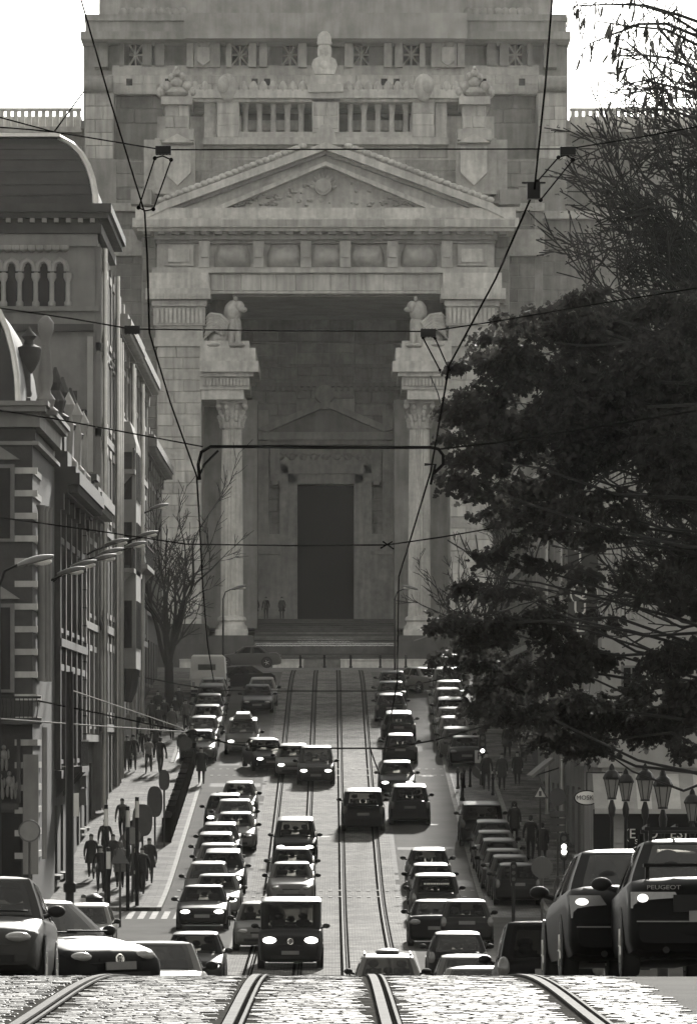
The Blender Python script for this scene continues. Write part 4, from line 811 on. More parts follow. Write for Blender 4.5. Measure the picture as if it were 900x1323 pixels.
TAILON = mat('lit_tail_lamp', .4, .2, .3, 30, emit=1.1); SEATM = mat('dark_seat_cloth', .012, .9, .2, 8); PLATE = mat('number_plate', .12, .5, .15, 6); CHROME = mat('chrome_trim', .7, .15, .1, 5, metal=1); PLTXT = mat('plate_characters', .12, .6, 0)
def paint(v): return mat('car_paint_%03d' % int(v * 1000), max(.004, v * v * .75 if v < .3 else v * .36 - .04), .42, .06, 1.2, coat=0, spec=.07)
def lerp(a, b, t): return a + (b - a) * t
def interp_rows(st, n):
    ys = np.array([s[0] for s in st]); out = []
    grid_ = np.linspace(ys[0], ys[-1], n); grid_ = np.unique(np.concatenate([grid_, ys]))
    for y in grid_: out.append([float(y)] + [float(np.interp(y, ys, [s[k] for s in st])) for k in range(1, len(st[0]))])
    return out
CARS = {}
def car_proto(kind):
    K = dict(L=4.2, W=1.72, H=1.45, belt=.93, hood=.80, cowl=.95, roof_f=.30, roof_r=-1.15, rear_b=-1.95, deck=.95, nose=.60, wr=.60, r=.31, wb=2.55, clr=.20, tailz=.70, rearz=.8)
    K.update({'hatch': {}, 'small': dict(L=3.7, W=1.62, H=1.43, cowl=.9, roof_f=.25, roof_r=-1.1, rear_b=-1.72, wb=2.4),
        'sedan': dict(L=4.6, W=1.76, H=1.42, cowl=1.0, roof_f=.25, roof_r=-.85, rear_b=-1.6, deck=.98, wb=2.7),
        'estate': dict(L=4.7, W=1.78, H=1.48, cowl=1.0, roof_f=.25, roof_r=-1.9, rear_b=-2.2, wb=2.7),
        'mpv': dict(L=4.3, W=1.78, H=1.64, belt=1.02, hood=.92, cowl=1.25, roof_f=.45, roof_r=-1.5, rear_b=-2.0, deck=1.02, nose=.66, wr=.66, wb=2.65),
        'suv': dict(L=4.5, W=1.86, H=1.74, belt=1.12, hood=1.02, cowl=1.0, roof_f=.3, roof_r=-1.75, rear_b=-2.1, deck=1.12, nose=.78, wr=.70, r=.36, wb=2.7, clr=.27),
        'van': dict(L=4.9, W=1.92, H=1.97, belt=1.18, hood=1.06, cowl=1.75, roof_f=.95, roof_r=-2.2, rear_b=-2.38, deck=1.18, nose=.72, wr=.80, r=.34, wb=3.0, clr=.22),
        'saloon': dict(L=4.82, W=1.82, H=1.45, belt=.95, cowl=1.0, roof_f=.2, roof_r=-.95, rear_b=-1.75, deck=1.0, wr=.60, r=.33, wb=2.85),
        }[kind])
    L, W, H = K['L'], K['W'], K['H']; hw = W/2; e = L/2; vanlike = kind in ('van',)
    root = thing(kind + '_car', 'x', 'car')
    # lower body loft: y, half width, bottom, top
    st = [(-e, .86*hw, .34, .58), (-e+.05, .93*hw, .26, K['tailz']+.08), (-e+.14, .97*hw, K['clr']+.03, K['deck']-.12), (-e+.32, .99*hw, K['clr'], K['deck']),
          (K['rear_b']+.1 if K['rear_b']+.1 > -e+.4 else -e+.45, hw, K['clr'], K['deck']), (0, hw, K['clr'], K['belt']), (K['cowl'], .99*hw, K['clr'], K['belt']-.02),
          (e-.55, .97*hw, K['clr'], K['hood']), (e-.26, .94*hw, K['clr']+.02, lerp(K['hood'], K['nose'], .35)), (e-.08, .89*hw, .26, K['nose']), (e-.01, .82*hw, .30, K['nose']-.12), (e, .78*hw, .34, K['nose']-.18)]
    rows = []
    for y, w, zl, zt in interp_rows(st, 26):
        h = zt - zl; cr = .035
        half = [(0, zt+cr), (.45*w, zt+cr*.85), (.78*w, zt+cr*.3), (.93*w, zt-.02*h), (.985*w, zt-.10*h), (1.0*w, zt-.28*h), (.998*w, zl+.42*h), (.985*w, zl+.2*h), (.95*w, zl+.05*h), (.82*w, zl), (0, zl)]
        pts = [(x, y, z) for x, z in half] + [(-x, y, z) for x, z in half[-2:0:-1]] + [(0, y, zt+cr)]
        rows.append(pts)
    m = MB(); m.grid(rows); m.add(rows[0][:-1], [tuple(range(len(rows[0])-1))]); m.add(rows[-1][:-1], [tuple(range(len(rows[0])-1))])
    part('body', m, paint(.1), root, 38)
    # greenhouse: stacked outlines
    zb, wb_, wt = K['belt'] - .02, .935*hw, K['wr']*W/2*1.18
    def gh(u, t):                                   # u in 0..1 around (front left -> front right -> right -> rear -> left), t height
        yf = lerp(K['cowl'], K['roof_f'], t); yr = lerp(K['rear_b'], K['roof_r'], t); w = lerp(wb_, wt, t**1.25); return yf, yr, w
    def outline(t, ins=0, z=None):
        yf, yr, w = gh(0, t); z = lerp(zb, H, t) if z is None else z; yf -= ins; yr += ins; w -= ins; pts = []; bow = .10*w
        for a in np.linspace(-1, 1, 9): pts.append((a*w*.97, yf - bow*a*a*1.2, z))
        for a in np.linspace(.06, .94, 8): pts.append((w*(1 - .02*(2*a-1)**2), lerp(yf-bow*1.2, yr+bow*.7, a), z))
        for a in np.linspace(1, -1, 9): pts.append((a*w*.97, yr + bow*a*a*.7, z))
        for a in np.linspace(.94, .06, 8): pts.append((-w*(1 - .02*(2*a-1)**2), lerp(yf-bow*1.2, yr+bow*.7, a), z))
        return pts
    rows = [outline(t) + [outline(t)[0]] for t in (0, .06, .25, .5, .75, .9)]
    for t, ins, dz in ((.965, .0, 0), (1.0, .05, 0), (1.0, .16, .018), (1.0, .34, .032)):
        o_ = outline(t, ins, lerp(zb, H, t) + dz); rows.append(o_ + [o_[0]])
    m = MB(); m.grid(rows); nc = len(rows[0]) - 1
    openc = set(range(1, 7)) | set(range(18, 24)) | ({10, 11, 13, 14, 27, 28, 30, 31} if kind not in ('van', 'estate', 'suv') else {10, 12, 14, 27, 29, 31})
    m.f = [f for k_, f in enumerate(m.f) if not (1 <= k_ // nc <= 4 and k_ % nc in openc)]
    m.add(rows[-1][:-1], [tuple(range(len(rows[-1])-1))])
    part('cabin', m, paint(.1), root, 42)
    def patch(fn, nu, nv, name, mt, par=root):
        mm = MB(); mm.grid([[fn(u, v) for u in np.linspace(0, 1, nu)] for v in np.linspace(0, 1, nv)]); return part(name, mm, mt, par, 60)
    off = .012
    def front(u, v):
        t = lerp(.06, .90, v); yf, yr, w = gh(0, t); a = lerp(-.86, .86, u); return (a*w*.97, yf - .12*w*a*a + off, lerp(zb, H, t) + off)
    def rear(u, v):
        t = lerp(.10, .88, v); yf, yr, w = gh(0, t); a = lerp(-.84, .84, u); return (a*w*.97, yr + .07*w*a*a - off, lerp(zb, H, t) + off)
    patch(front, 9, 6, 'windscreen', GLASS); patch(rear, 9, 6, 'rear_window', GLASS)
    spans = ((.10, .46), (.51, .90)) if kind not in ('van', 'estate', 'suv') else ((.09, .36), (.40, .64), (.68, .95))
    for sx in (-1, 1):
        for a0, a1 in spans:
            def side(u, v):
                t = lerp(.10, .86, v); yf, yr, w = gh(0, t); a = lerp(a0, a1, u); bow = .1*w; return (sx*(w*(1 - .02*(2*a-1)**2) + off), lerp(yf-bow*1.2, yr+bow*.7, a), lerp(zb, H, t))
            patch(side, 5, 5, 'side_window', GLASS)
    seat_y = K['cowl'] - 1.15
    for sx in (-1, 1):
        sm_ = MB(); sm_.taper(sx*.36 - .24, sx*.36 + .24, seat_y - .35, seat_y - .2, .5, zb + .22, .04); sm_.ell((sx*.36, seat_y - .32, zb + .34), (.14, .06, .10), 10, 6); part('seat', sm_, SEATM, root, 40)
    bm_ = MB(); bm_.box(-.62, .62, max(K['rear_b'] + .25, seat_y - 1.3), max(K['rear_b'] + .4, seat_y - 1.15), .5, zb + .12)
    for xx in (-.38, 0, .38): bm_.ell((xx, max(K['rear_b'] + .32, seat_y - 1.22), zb + .2), (.12, .06, .09), 8, 6)
    part('rear_bench', bm_, SEATM, root, 40); part('dashboard', MB().box(-.66, .66, K['cowl'] - .62, K['cowl'] - .25, .7, zb + .04).tube([(.36 + .18*math.cos(a), K['cowl'] - .72 , zb + .0 + .18*math.sin(a)) for a in np.linspace(0, 2*math.pi, 15)], .015, 4), SEATM, root)
    # bumpers
    for sg, nm in ((1, 'front_bumper'), (-1, 'rear_bumper')):
        mm = MB(); rws = []
        for z, o_ in ((.28, -.04), (.32, .0), (.46, .035), (.55, .02), (.57, -.04)):
            rws.append([(a*.90*hw, sg*(e + o_ - .02 - .14*abs(a)**3), z + (.08 if kind == 'suv' else 0)) for a in np.linspace(-1, 1, 13)])
        mm.grid(rws); part(nm, mm, paint(.1), root, 45)
    # wheels
    tm = MB(); r = K['r']; tm.v = []; tw = .2
    prof = [(r*.62, -tw/2), (r*.93, -tw/2), (r, -tw/2+.03), (r, tw/2-.03), (r*.93, tw/2), (r*.62, tw/2)]; n = 20; vs_ = []
    for rr, x in prof:
        for j in range(n): a = 2*math.pi*j/n; vs_.append((x, rr*math.cos(a), rr*math.sin(a)))
    tm.add(vs_, [(i*n+j, i*n+(j+1) % n, (i+1)*n+(j+1) % n, (i+1)*n+j) for i in range(len(prof)-1) for j in range(n)])
    rm_ = MB(); rm_.cyl((-tw/2+.02, 0, 0), r*.63, tw-.04, 'x', 16)
    for j in range(5):
        a = 2*math.pi*j/5
        for sx in (-1, 1): rm_.tube([(sx*(tw/2-.015), 0, 0), (sx*(tw/2-.015), r*.55*math.cos(a), r*.55*math.sin(a))], .025, 5)
    tme, rme = tm.mesh('tyre', TYRE, 40), rm_.mesh('rim', RIM, 40)
    am = MB(); am.cyl((-.012, 0, 0), r*1.16, .024, 'x', 20); ame = am.mesh('wheel_arch', PLAST)
    for sx in (-1, 1):
        for sy in (-1, 1):
            w_ = obj('wheel', tme, root); w_.location = (sx*(hw - .085), sy*K['wb']/2, r); obj('rim', rme, w_)
            ar = obj('wheel_arch', ame, root); ar.location = (sx*(hw - .004), sy*K['wb']/2, r + .03)
    # lamps, grille, plates, mirrors
    nz = K['nose']; hz = nz + .06 if not vanlike else nz + .17
    for sx in (-1, 1):
        mm = MB(); mm.ell((sx*.64*hw, e-.17, hz-.02), (.20*hw if not vanlike else .21*hw, .15, .075 if not vanlike else .10), 14, 8); part('headlight', mm, LAMPOFF, root, 50)
        mm = MB(); tz = K['deck']-.17
        if kind in ('hatch', 'small', 'mpv', 'suv', 'van', 'estate'): mm.ell((sx*.86*hw, -e+.12, tz+.02), (.12*hw, .12, .19), 12, 8)
        else: mm.ell((sx*.76*hw, -e+.10, tz-.01), (.22*hw, .11, .10), 12, 8)
        part('taillight', mm, TAIL, root, 50)
        mm = MB(); mz = K['belt']+.06; mm.ell((sx*(hw+.10), K['cowl']-.32, mz+.02), (.115, .07, .075), 12, 8); mm.tube([(sx*(.93*hw), K['cowl']-.34, mz-.05), (sx*(hw+.08), K['cowl']-.33, mz)], .03, 6); part('mirror', mm, PLAST, root, 50)
    part('grille', MB().box(-.36*hw, .36*hw, e-.16, e-.045, nz-.09, nz+.015), PLAST, root)
    part('lower_grille', MB().box(-.6*hw, .6*hw, e-.10, e+.016, .33, .42), PLAST, root)
    pm = MB(); pm.box(-.26, .26, e+.01, e+.035, .455, .565); part('number_plate', pm, PLATE, root)
    zr = .80 if kind in ('hatch', 'mpv', 'van', 'suv', 'estate') else .62
    pm = MB(); pm.box(-.26, .26, -e-.005 if zr < .7 else -e+.01, -e+.05 if zr < .7 else -e+.06, zr-.055, zr+.055); pr = part('number_plate', pm, PLATE, root)
    part('underbody_shade', MB().box(-.7*hw, .7*hw, -e+.5, e-.5, K['clr']-.02, K['clr']+.1), PLAST, root)  # dark box added between the wheels as the shadow under the car
    CARS[kind] = (root, K); return root
FIRST = {}
def car(kind, X, Y, v, label, facing='us', yaw=0.0, lit=False, brake=False, glass=None, group=None, drop=0.0, cat='car', dx=0):
    if kind not in CARS: car_proto(kind)
    root = dup(CARS[kind][0])
    root.name = {'van': 'van', 'suv': 'off_road_car', 'mpv': 'people_carrier'}.get(kind, 'car'); root['label'] = label; root['category'] = 'van' if kind == 'van' else 'car'
    if group: root['group'] = group
    # rest the car on the slope
    d = 1 if facing == 'us' else 0
    rz = (math.pi if facing == 'us' else (0 if facing == 'away' else 0)) + R(yaw)
    fwd = Vector((-math.sin(rz), math.cos(rz))); wb = CARS[kind][1]['wb']/2
    zf, zr_ = gz(Y + fwd.y*wb), gz(Y - fwd.y*wb); pitch = math.atan2(zf - zr_, 2*wb)
    m = Matrix.Translation((X, Y, (zf + zr_)/2 + .012 - drop)) @ Matrix.Rotation(rz, 4, 'Z') @ Matrix.Rotation(pitch, 4, 'X')
    root.matrix_world = m
    pm = paint(v)
    for c in root.children:
        b = c.name.split('.')[0]; mt = None
        if b in ('body', 'cabin', 'front_bumper', 'rear_bumper'): mt = pm
        elif b == 'headlight': mt = LAMPON if lit else LAMPOFF
        elif b == 'taillight': mt = TAILON if brake else TAIL
        elif glass and b in ('windscreen', 'rear_window'): mt = glass
        elif b == 'mirror' and v > .2: mt = PLAST
        if mt:
            c.material_slots[0].link = 'OBJECT'; c.material_slots[0].material = mt
    return root
def carp(kind, xpx, ybot, v, label, **k):
    Y = Yrow(ybot); L = 2.2
    Yc = Y + L * .95
    return car(kind, PX(xpx, Y), Yc, v, label, **k)
GP = {'lp': 'cars parked nose to tail along the left kerb', 'lq': 'cars queueing downhill beside the tram bed', 'tr': 'oncoming cars on the tram bed', 'ra': 'cars driving uphill', 'rp': 'cars parked in the bay by the tree', 'fg': 'cars at the brow of the hill'}
GL = GLASS_L
# left parking row below the camper
for i, (k, x, y, v, lab) in enumerate((('sedan', 276, 905, .35, 'silver parked car right behind the camper'), ('hatch', 274, 914, .5, 'pale parked hatchback second behind the camper'),
        ('estate', 272, 925, .22, 'grey parked estate in the row below the camper, third from it'), ('hatch', 269, 937, .12, 'dark grey parked hatchback below the camper, fourth from it'),
        ('sedan', 266, 951, .42, 'silver parked saloon below the camper, fifth from it'), ('small', 262, 967, .3, 'small grey parked car below the camper, sixth from it'), ('sedan', 256, 986, .3, 'grey parked saloon with person standing at its bonnet'))):
    carp(k, x, y, v, lab, glass=GL if i % 2 else None, group=GP['lp'])
carp('sedan', 303, 896, .05, 'dark car pulling out beside the camper', yaw=-62, group=GP['lq'])
carp('hatch', 338, 914, .55, 'pale car with bright roof coming down from the plaza', group=GP['lq'], glass=GL)
carp('sedan', 332, 923, .06, 'black car with shiny pale bonnet ahead of the roof-box car', group=GP['lq'])
bx = carp('mpv', 313, 977, .45, 'silver people carrier with a roof box and lit headlights', lit=True, group=GP['lq'], glass=GL)
part('roof_box', MB().taper(-.45, .45, -1.1, .7, 1.72, 1.98, .12).box(-.5, .5, -.8, -.75, 1.64, 1.72).box(-.5, .5, .35, .4, 1.64, 1.72), paint(.42), bx, 40)
carp('hatch', 341, 999, .03, 'black hatchback with lit headlights turning across the lane', lit=True, yaw=10, group=GP['lq'])
carp('hatch', 378, 1006, .4, 'pale car half hidden behind the people carrier on the rails', lit=True, group=GP['tr'])
carp('mpv', 408, 1016, .22, 'grey people carrier with lit headlights on the tram bed', lit=True, group=GP['tr'], glass=GL)
carp('mpv', 381, 1118, .06, 'dark boxy people carrier with lit headlights and two front passengers', lit=True, group=GP['tr'])
carp('sedan', 377, 1150, .14, 'dark saloon following the boxy people carrier', group=GP['tr'])
carp('sedan', 376, 1170, .4, 'pale saloon just ahead of the large van on the rails', group=GP['tr'])
carp('hatch', 336, 1231, .32, 'grey hatchback squeezed beside the large van', group=GP['tr'], dx=0)
van = carp('van', 375, 1253, .10, 'large grey delivery van with both headlights lit on the rails', lit=True, group=GP['tr'])
# left lane queue
for k, x, y, v, lab, li, gl in (('small', 308, 1059, .38, 'grey small car at the head of the left queue by the dark railing', True, None), ('hatch', 289, 1076, .10, 'dark hatchback in the left queue with one headlight lit', True, None),
        ('sedan', 302, 1083, .45, 'silver saloon roof showing above the next silver saloon', False, GL), ('sedan', 303, 1101, .42, 'silver saloon with tall grille in the left queue', False, None),
        ('hatch', 283, 1118, .25, 'grey hatchback halfway down the left queue', True, GL), ('hatch', 277, 1131, .35, 'pale hatchback with orange-tinted headrests in the left queue', False, None),
        ('sedan', 280, 1145, .48, 'white saloon with broad windscreen in the left queue', False, GL), ('estate', 286, 1158, .08, 'black estate car in the left queue', True, None),
        ('hatch', 267, 1171, .45, 'white car roof two places behind the black-grilled saloon', False, GL), ('sedan', 279, 1187, .4, 'silver saloon directly behind the black-grilled saloon', True, None),
        ('sedan', 261, 1203, .12, 'dark saloon with black grille and lit headlights leading the left queue', True, None)):
    carp(k, x, y, v, lab.replace('orange-tinted ', ''), lit=li, glass=gl, group=GP['lq'])
# right lane, driving away
carp('hatch', 507, 903, .05, 'dark car driving away at the top of the right lane', facing='away', group=GP['ra'])
carp('sedan', 538, 897, .6, 'white car turning off at the top of the right lane', yaw=38, facing='away', group=GP['ra'])
for k, x, y, v, lab, br in (('sedan', 505, 917, .10, 'dark grey saloon second from the top of the right lane', False), ('hatch', 505, 935, .06, 'black hatchback with round back in the right lane', False),
        ('estate', 515, 960, .12, 'dark grey estate car in the right lane above the boxy hatchback', False), ('hatch', 517, 990, .03, 'boxy black hatchback with pale bumper stripe in the right lane', False)):
    carp(k, x, y, v, lab, facing='away', brake=br, group=GP['ra'])
carp('hatch', 513, 1030, .025, 'black car with two lit lamps between the tracks and the right lane', lit=True, facing='us', group=GP['ra'])
carp('suv', 469, 1076, .02, 'black off-road car driving away on the tram rails', facing='away', group=GP['ra'])
carp('mpv', 529.5, 1068, .03, 'black people carrier driving away beside the off-road car', facing='away', group=GP['ra'])
carp('hatch', 554, 1150, .03, 'black hatchback with bright roof heading the lower right queue', facing='away', group=GP['ra'])
carp('hatch', 557, 1172, .04, 'dark hatchback second in the lower right queue', facing='away', group=GP['ra'])
vl = carp('mpv', 563, 1194, .2, 'grey small van with writing on its rear window', facing='away', group=GP['ra'])
carp('sedan', 563, 1224, .06, 'dark saloon with pale roof and fog lamp in the lower right queue', facing='away', group=GP['ra'], glass=GL)
carp('hatch', 603, 1226, .16, 'dark car with passengers seen through its rear window', facing='away', group=GP['ra'])
for k, x, Y, v, lab in (('hatch', 590, 153, .12, 'car with curved pale roof at the foot of the right queue'), ('hatch', 601, 138, .35, 'pale car roof behind the black people carrier'), ('sedan', 618, 128, .25, 'grey car roof sunk behind the brow next to the black people carrier'), ('sedan', 614, 116, .55, 'white car roof just showing over the brow')):
    car(k, PX(x, Y), Y, v, lab, facing='away', glass=GL, group=GP['ra'])
car('mpv', 3.55, 90, .02, 'black people carrier with side mirrors beside the long saloon at the brow', facing='away', group=GP['fg'])
car('estate', PX(500, 138), 138, .5, 'silver car with roof rails barely rising over the brow on the tracks', facing='away', glass=GL, group=GP['fg'])
# right parking bay, far
for k, x, y, v, lab in (('van', 584, 893, .2, 'grey van at the far end of the right parking bay'), ('mpv', 578, 903, .3, 'grey people carrier with broad rear window in the right parking bay'), ('sedan', 580, 916, .4, 'silver parked car behind the people carrier in the right bay'),
        ('hatch', 579, 927, .3, 'grey parked hatchback in the middle of the right bay'), ('estate', 582, 941, .05, 'black parked estate in the right bay'), ('sedan', 583, 953, .35, 'silver parked saloon below the black estate'),
        ('hatch', 586, 966, .42, 'pale parked hatchback above the two dark parked cars'), ('hatch', 590, 981, .3, 'grey parked hatchback with bright roof above the last dark saloon'), ('sedan', 603, 993, .03, 'black parked saloon next to the traffic signal')):
    carp(k, x, y, v, lab, facing='away', group=GP['rp'], glass=GL if v > .25 else None)
# right parking bay, near
for k, x, y, v, lab in (('suv', 623, 1096, .03, 'black parked off-road car beside the hooded walker'), ('hatch', 637, 1112, .05, 'dark parked hatchback just below the off-road car'), ('sedan', 640, 1126, .38, 'silver parked car with bright rear edge below the dark hatchback'),
        ('hatch', 646, 1138, .22, 'grey parked hatchback with silver trim by the couple'), ('sedan', 652, 1150, .3, 'grey parked saloon two places above the street corner'), ('hatch', 660, 1160, .25, 'grey parked car next to last at the street corner'), ('hatch', 669, 1172, .14, 'dark parked hatchback last in the bay at the corner')):
    carp(k, x, y, v, lab, facing='away', group=GP['rp'])
# brow of the hill
car('hatch', PX(252, 152), 152, .14, 'dark hatchback with one lit headlamp rising over the left brow', lit=True, group=GP['fg'])
car('sedan', PX(200, 92), 92, .45, 'silver saloon mostly sunk behind the brow next to the sloping-nosed car', glass=GL, group=GP['fg'])
car('estate', PX(112, 170), 170, .6, 'white estate roof behind the sloping-nosed car', glass=GL, group=GP['fg'])
fo = car('hatch', -4.42, 68.6, .22, 'silver hatchback cut by the picture edge with dark wing mirror', group=GP['fg'], glass=GL)
vw = car('hatch', -4.25, 76.2, .06, 'dark sloping-nosed car with round emblem turned across the brow', yaw=40, group=GP['fg'], glass=GL)
me_ = car('saloon', 3.40, 61.4, .025, 'long black saloon with one lit tail lamp at the brow', facing='away', group=GP['fg'], glass=GL, yaw=1.5)
pe = car('saloon', PX(930, 55), 58.2, .035, 'black saloon with boot spoiler and roof rack at the picture edge', facing='away', group=GP['fg'], glass=GL)
LETTERG = mat('dull_chrome_letters', .16, .5, .1, 5)
# details on the near cars
def local_text(body, size, m, parent, loc, rot, name='lettering', sx=1.0):
    o = text(body, size, m, parent, (0, 0, 0), .004, rot, name, 'CENTER', sx); o.location = loc; return o
e = 2.41
part('boot_spoiler', MB().box(-.72, .72, -2.30, -2.10, 1.13, 1.165).box(-.70, -.66, -2.26, -2.14, 1.0, 1.135).box(.66, .70, -2.26, -2.14, 1.0, 1.135).box(-.02, .02, -2.26, -2.14, 1.0, 1.135), paint(.035), pe)
part('roof_rack', MB().box(-.62, .62, -.75, -.70, 1.56, 1.60).box(-.62, .62, .0, .05, 1.56, 1.60).box(-.6, -.57, -.85, .15, 1.60, 1.63).box(.57, .6, -.85, .15, 1.60, 1.63).box(-.58, -.54, -.76, -.70, 1.44, 1.56).box(.54, .58, -.76, -.70, 1.44, 1.56).box(-.58, -.54, 0, .06, 1.44, 1.56).box(.54, .58, 0, .06, 1.44, 1.56).box(-.3, -.27, -.85, .15, 1.60, 1.63).box(.27, .3, -.85, .15, 1.60, 1.63).box(0, .03, -.85, .15, 1.60, 1.63), BLACKM, pe)
local_text('PEUGEOT', .062, LETTERG, pe, (-.52, -e+.03, .915), (R(90), 0, 0), sx=1.3)
part('boot_panel', MB().box(-.42, .42, -e-.0, -e+.06, .66, .84), PLAST, pe)
for rt in (pe, me_):
    part('bumper_strip', MB().box(-.80, .80, -e-.03, -e+.08, .558, .570), LETTERG, rt)
    part('exhaust', MB().cyl((-.5, -e-.02, .27), .035, .2, 'y', 10), PLAST, rt)
part('boot_handle', MB().box(-.36, .36, -e-.005, -e+.08, .78, .80), LETTERG, me_)
part('aerial', MB().tube([(0, -.8, 1.47), (0, -.95, 1.62)], [.02, .006], 6).ell((0, -.78, 1.475), (.05, .09, .03), 8, 5), PLAST, me_)
for rt, lamp, lit_ in ((me_, ((-.88, .91), (-.54, .91), (-.40, .70), (-.86, .66)), ((-.82, .885), (-.66, .895), (-.58, .80), (-.84, .80))), (pe, ((-.86, .87), (-.40, .87), (-.31, .70), (-.86, .70)), ((-.81, .85), (-.66, .85), (-.66, .745), (-.81, .745)))):
    for c in [c for c in rt.children if c.name.startswith('taillight')]: bpy.data.objects.remove(c)
    for sx in (1, -1):
        tl_ = part('taillight', MB().prism([(x*sx, z) for x, z in lamp], -e+.05, -e+.34, 'y'), TAIL, rt)
        if sx == 1: part('lit_bulb', MB().ell((lit_[0][0]*.5 + lit_[1][0]*.5, -e+.055, lit_[0][1] - .045), (.075 if rt is me_ else .06, .03, .04 if rt is me_ else .045), 12, 8), TAILON, tl_, 50)
for rt in (vw, van):
    ee = 2.1 if rt is vw else 2.45; zz = .60 if rt is vw else .84; rr = .065 if rt is vw else .085; yy = ee - .0 if rt is vw else ee - .02
    em = MB(); em.tube([(rr*math.cos(a), yy, zz + rr*math.sin(a)) for a in np.linspace(0, 2*math.pi, 21)], .011, 5)
    em.tube([(-.6*rr, yy, zz+.75*rr), (-.22*rr, yy, zz+.05*rr), (0, yy, zz+.55*rr), (.22*rr, yy, zz+.05*rr), (.6*rr, yy, zz+.75*rr)], .009, 5)
    em.tube([(-.85*rr, yy, zz+.35*rr), (-.4*rr, yy, zz-.75*rr), (0, yy, zz-.1*rr), (.4*rr, yy, zz-.75*rr), (.85*rr, yy, zz+.35*rr)], .009, 5)
    part('emblem', em, CHROME, rt)
for rt in (vw, fo):
    part('wiper', MB().tube([(-.62, 1.02, 1.0), (.05, .99, 1.02)], .014, 5).tube([(-.1, 1.01, .99), (.6, .93, 1.02)], .014, 5), PLAST, rt)
local_text('GES 117', .10, PLTXT, van, (0, 2.45+.037, .51), (R(90), 0, R(180)))
dsh = MB(); xx_ = -.42
while xx_ < .42: w__ = rnd.uniform(.03, .07); dsh.box(xx_, xx_ + w__, -2.035, -2.02, 1.36, 1.41); xx_ += w__ + .02
part('faded_lettering', dsh, SIGNF_ if 'SIGNF_' in globals() else LETTER, vl)['kind'] = 'stuff'
part('roof_rails', MB().box(-.6, -.56, -1.7, .2, 1.49, 1.55).box(.56, .6, -1.7, .2, 1.49, 1.55).ell((0, -.9, 1.56), (.32, .4, .1), 12, 6), GREYM, [o for o in COL.objects if o.get('label', '').startswith('silver car with roof rails')][0])
# camper and side-on saloon on the plaza
cp = thing('camper_van', 'pale high-roofed camper seen from behind near the leafless tree', 'camper', (PX(268, 308), 311, gz(309)))
part('body', MB().taper(-1.02, 1.02, -2.6, 2.4, 1.15, 2.45, .10).box(-.95, .95, -2.5, 2.3, .35, 1.15), mat('camper_shell', .55, .6, .15, 1), cp)
part('rear_window', MB().box(-.55, .45, -2.56, -2.50, 1.62, 2.0), GLASS, cp); part('roof', MB().taper(-.92, .92, -2.5, 2.3, 2.45, 2.55, .1), mat('camper_roof', .65, .5, .1, 1), cp)
for sx in (-1, 1):
    for sy in (-1.5, 1.5): part('wheel', MB().cyl((sx*.85 - .1, sy, .32), .32, .2, 'x', 16), TYRE, cp)
    part('taillight', MB().box(sx*.80 - .08, sx*.80 + .08, -2.53, -2.49, .7, 1.0), TAIL, cp)
part('bumper', MB().box(-.95, .95, -2.6, -2.5, .38, .55), PLAST, cp)
car('saloon', PX(318, 374), 374, .3, 'dark saloon parked side-on below the palace stairs', facing='away', yaw=90, group=GP['lp'])
# scooter by the corner house
scm = thing('scooter', 'parked dark motor scooter by the woman in the long coat', 'scooter', (PX(44, 160), 160, gz(160)+.0))
part('body', MB().ell((0, .45, .62), (.16, .55, .22), 10, 7).box(-.14, .14, -.35, .3, .28, .36).prism([(-.55, .3), (-.35, .3), (-.45, .95), (-.58, .95)], -.16, .16, 'x'), BLACKM, scm, 40)
part('seat', MB().ell((0, .42, .83), (.15, .42, .09), 10, 6), PLAST, scm, 40); part('windshield', MB().prism([(-.57, .95), (-.5, .95), (-.42, 1.35), (-.45, 1.35)], -.2, .2, 'x'), GLASS, scm); part('handlebar', MB().tube([(-.3, -.42, 1.02), (0, -.5, 1.0), (.3, -.42, 1.02)], .02, 6), CHROME, scm); part('headlight', MB().ell((0, -.6, .85), (.09, .05, .09), 10, 6), LAMPOFF, scm, 40)
for sy in (-.68, .72): part('wheel', MB().cyl((-.05, sy, .24), .24, .1, 'x', 16), TYRE, scm)

for k_ in CARS:                                   # the patterns themselves are not part of the street
    for c_ in list(CARS[k_][0].children_recursive) + [CARS[k_][0]]: bpy.data.objects.remove(c_)
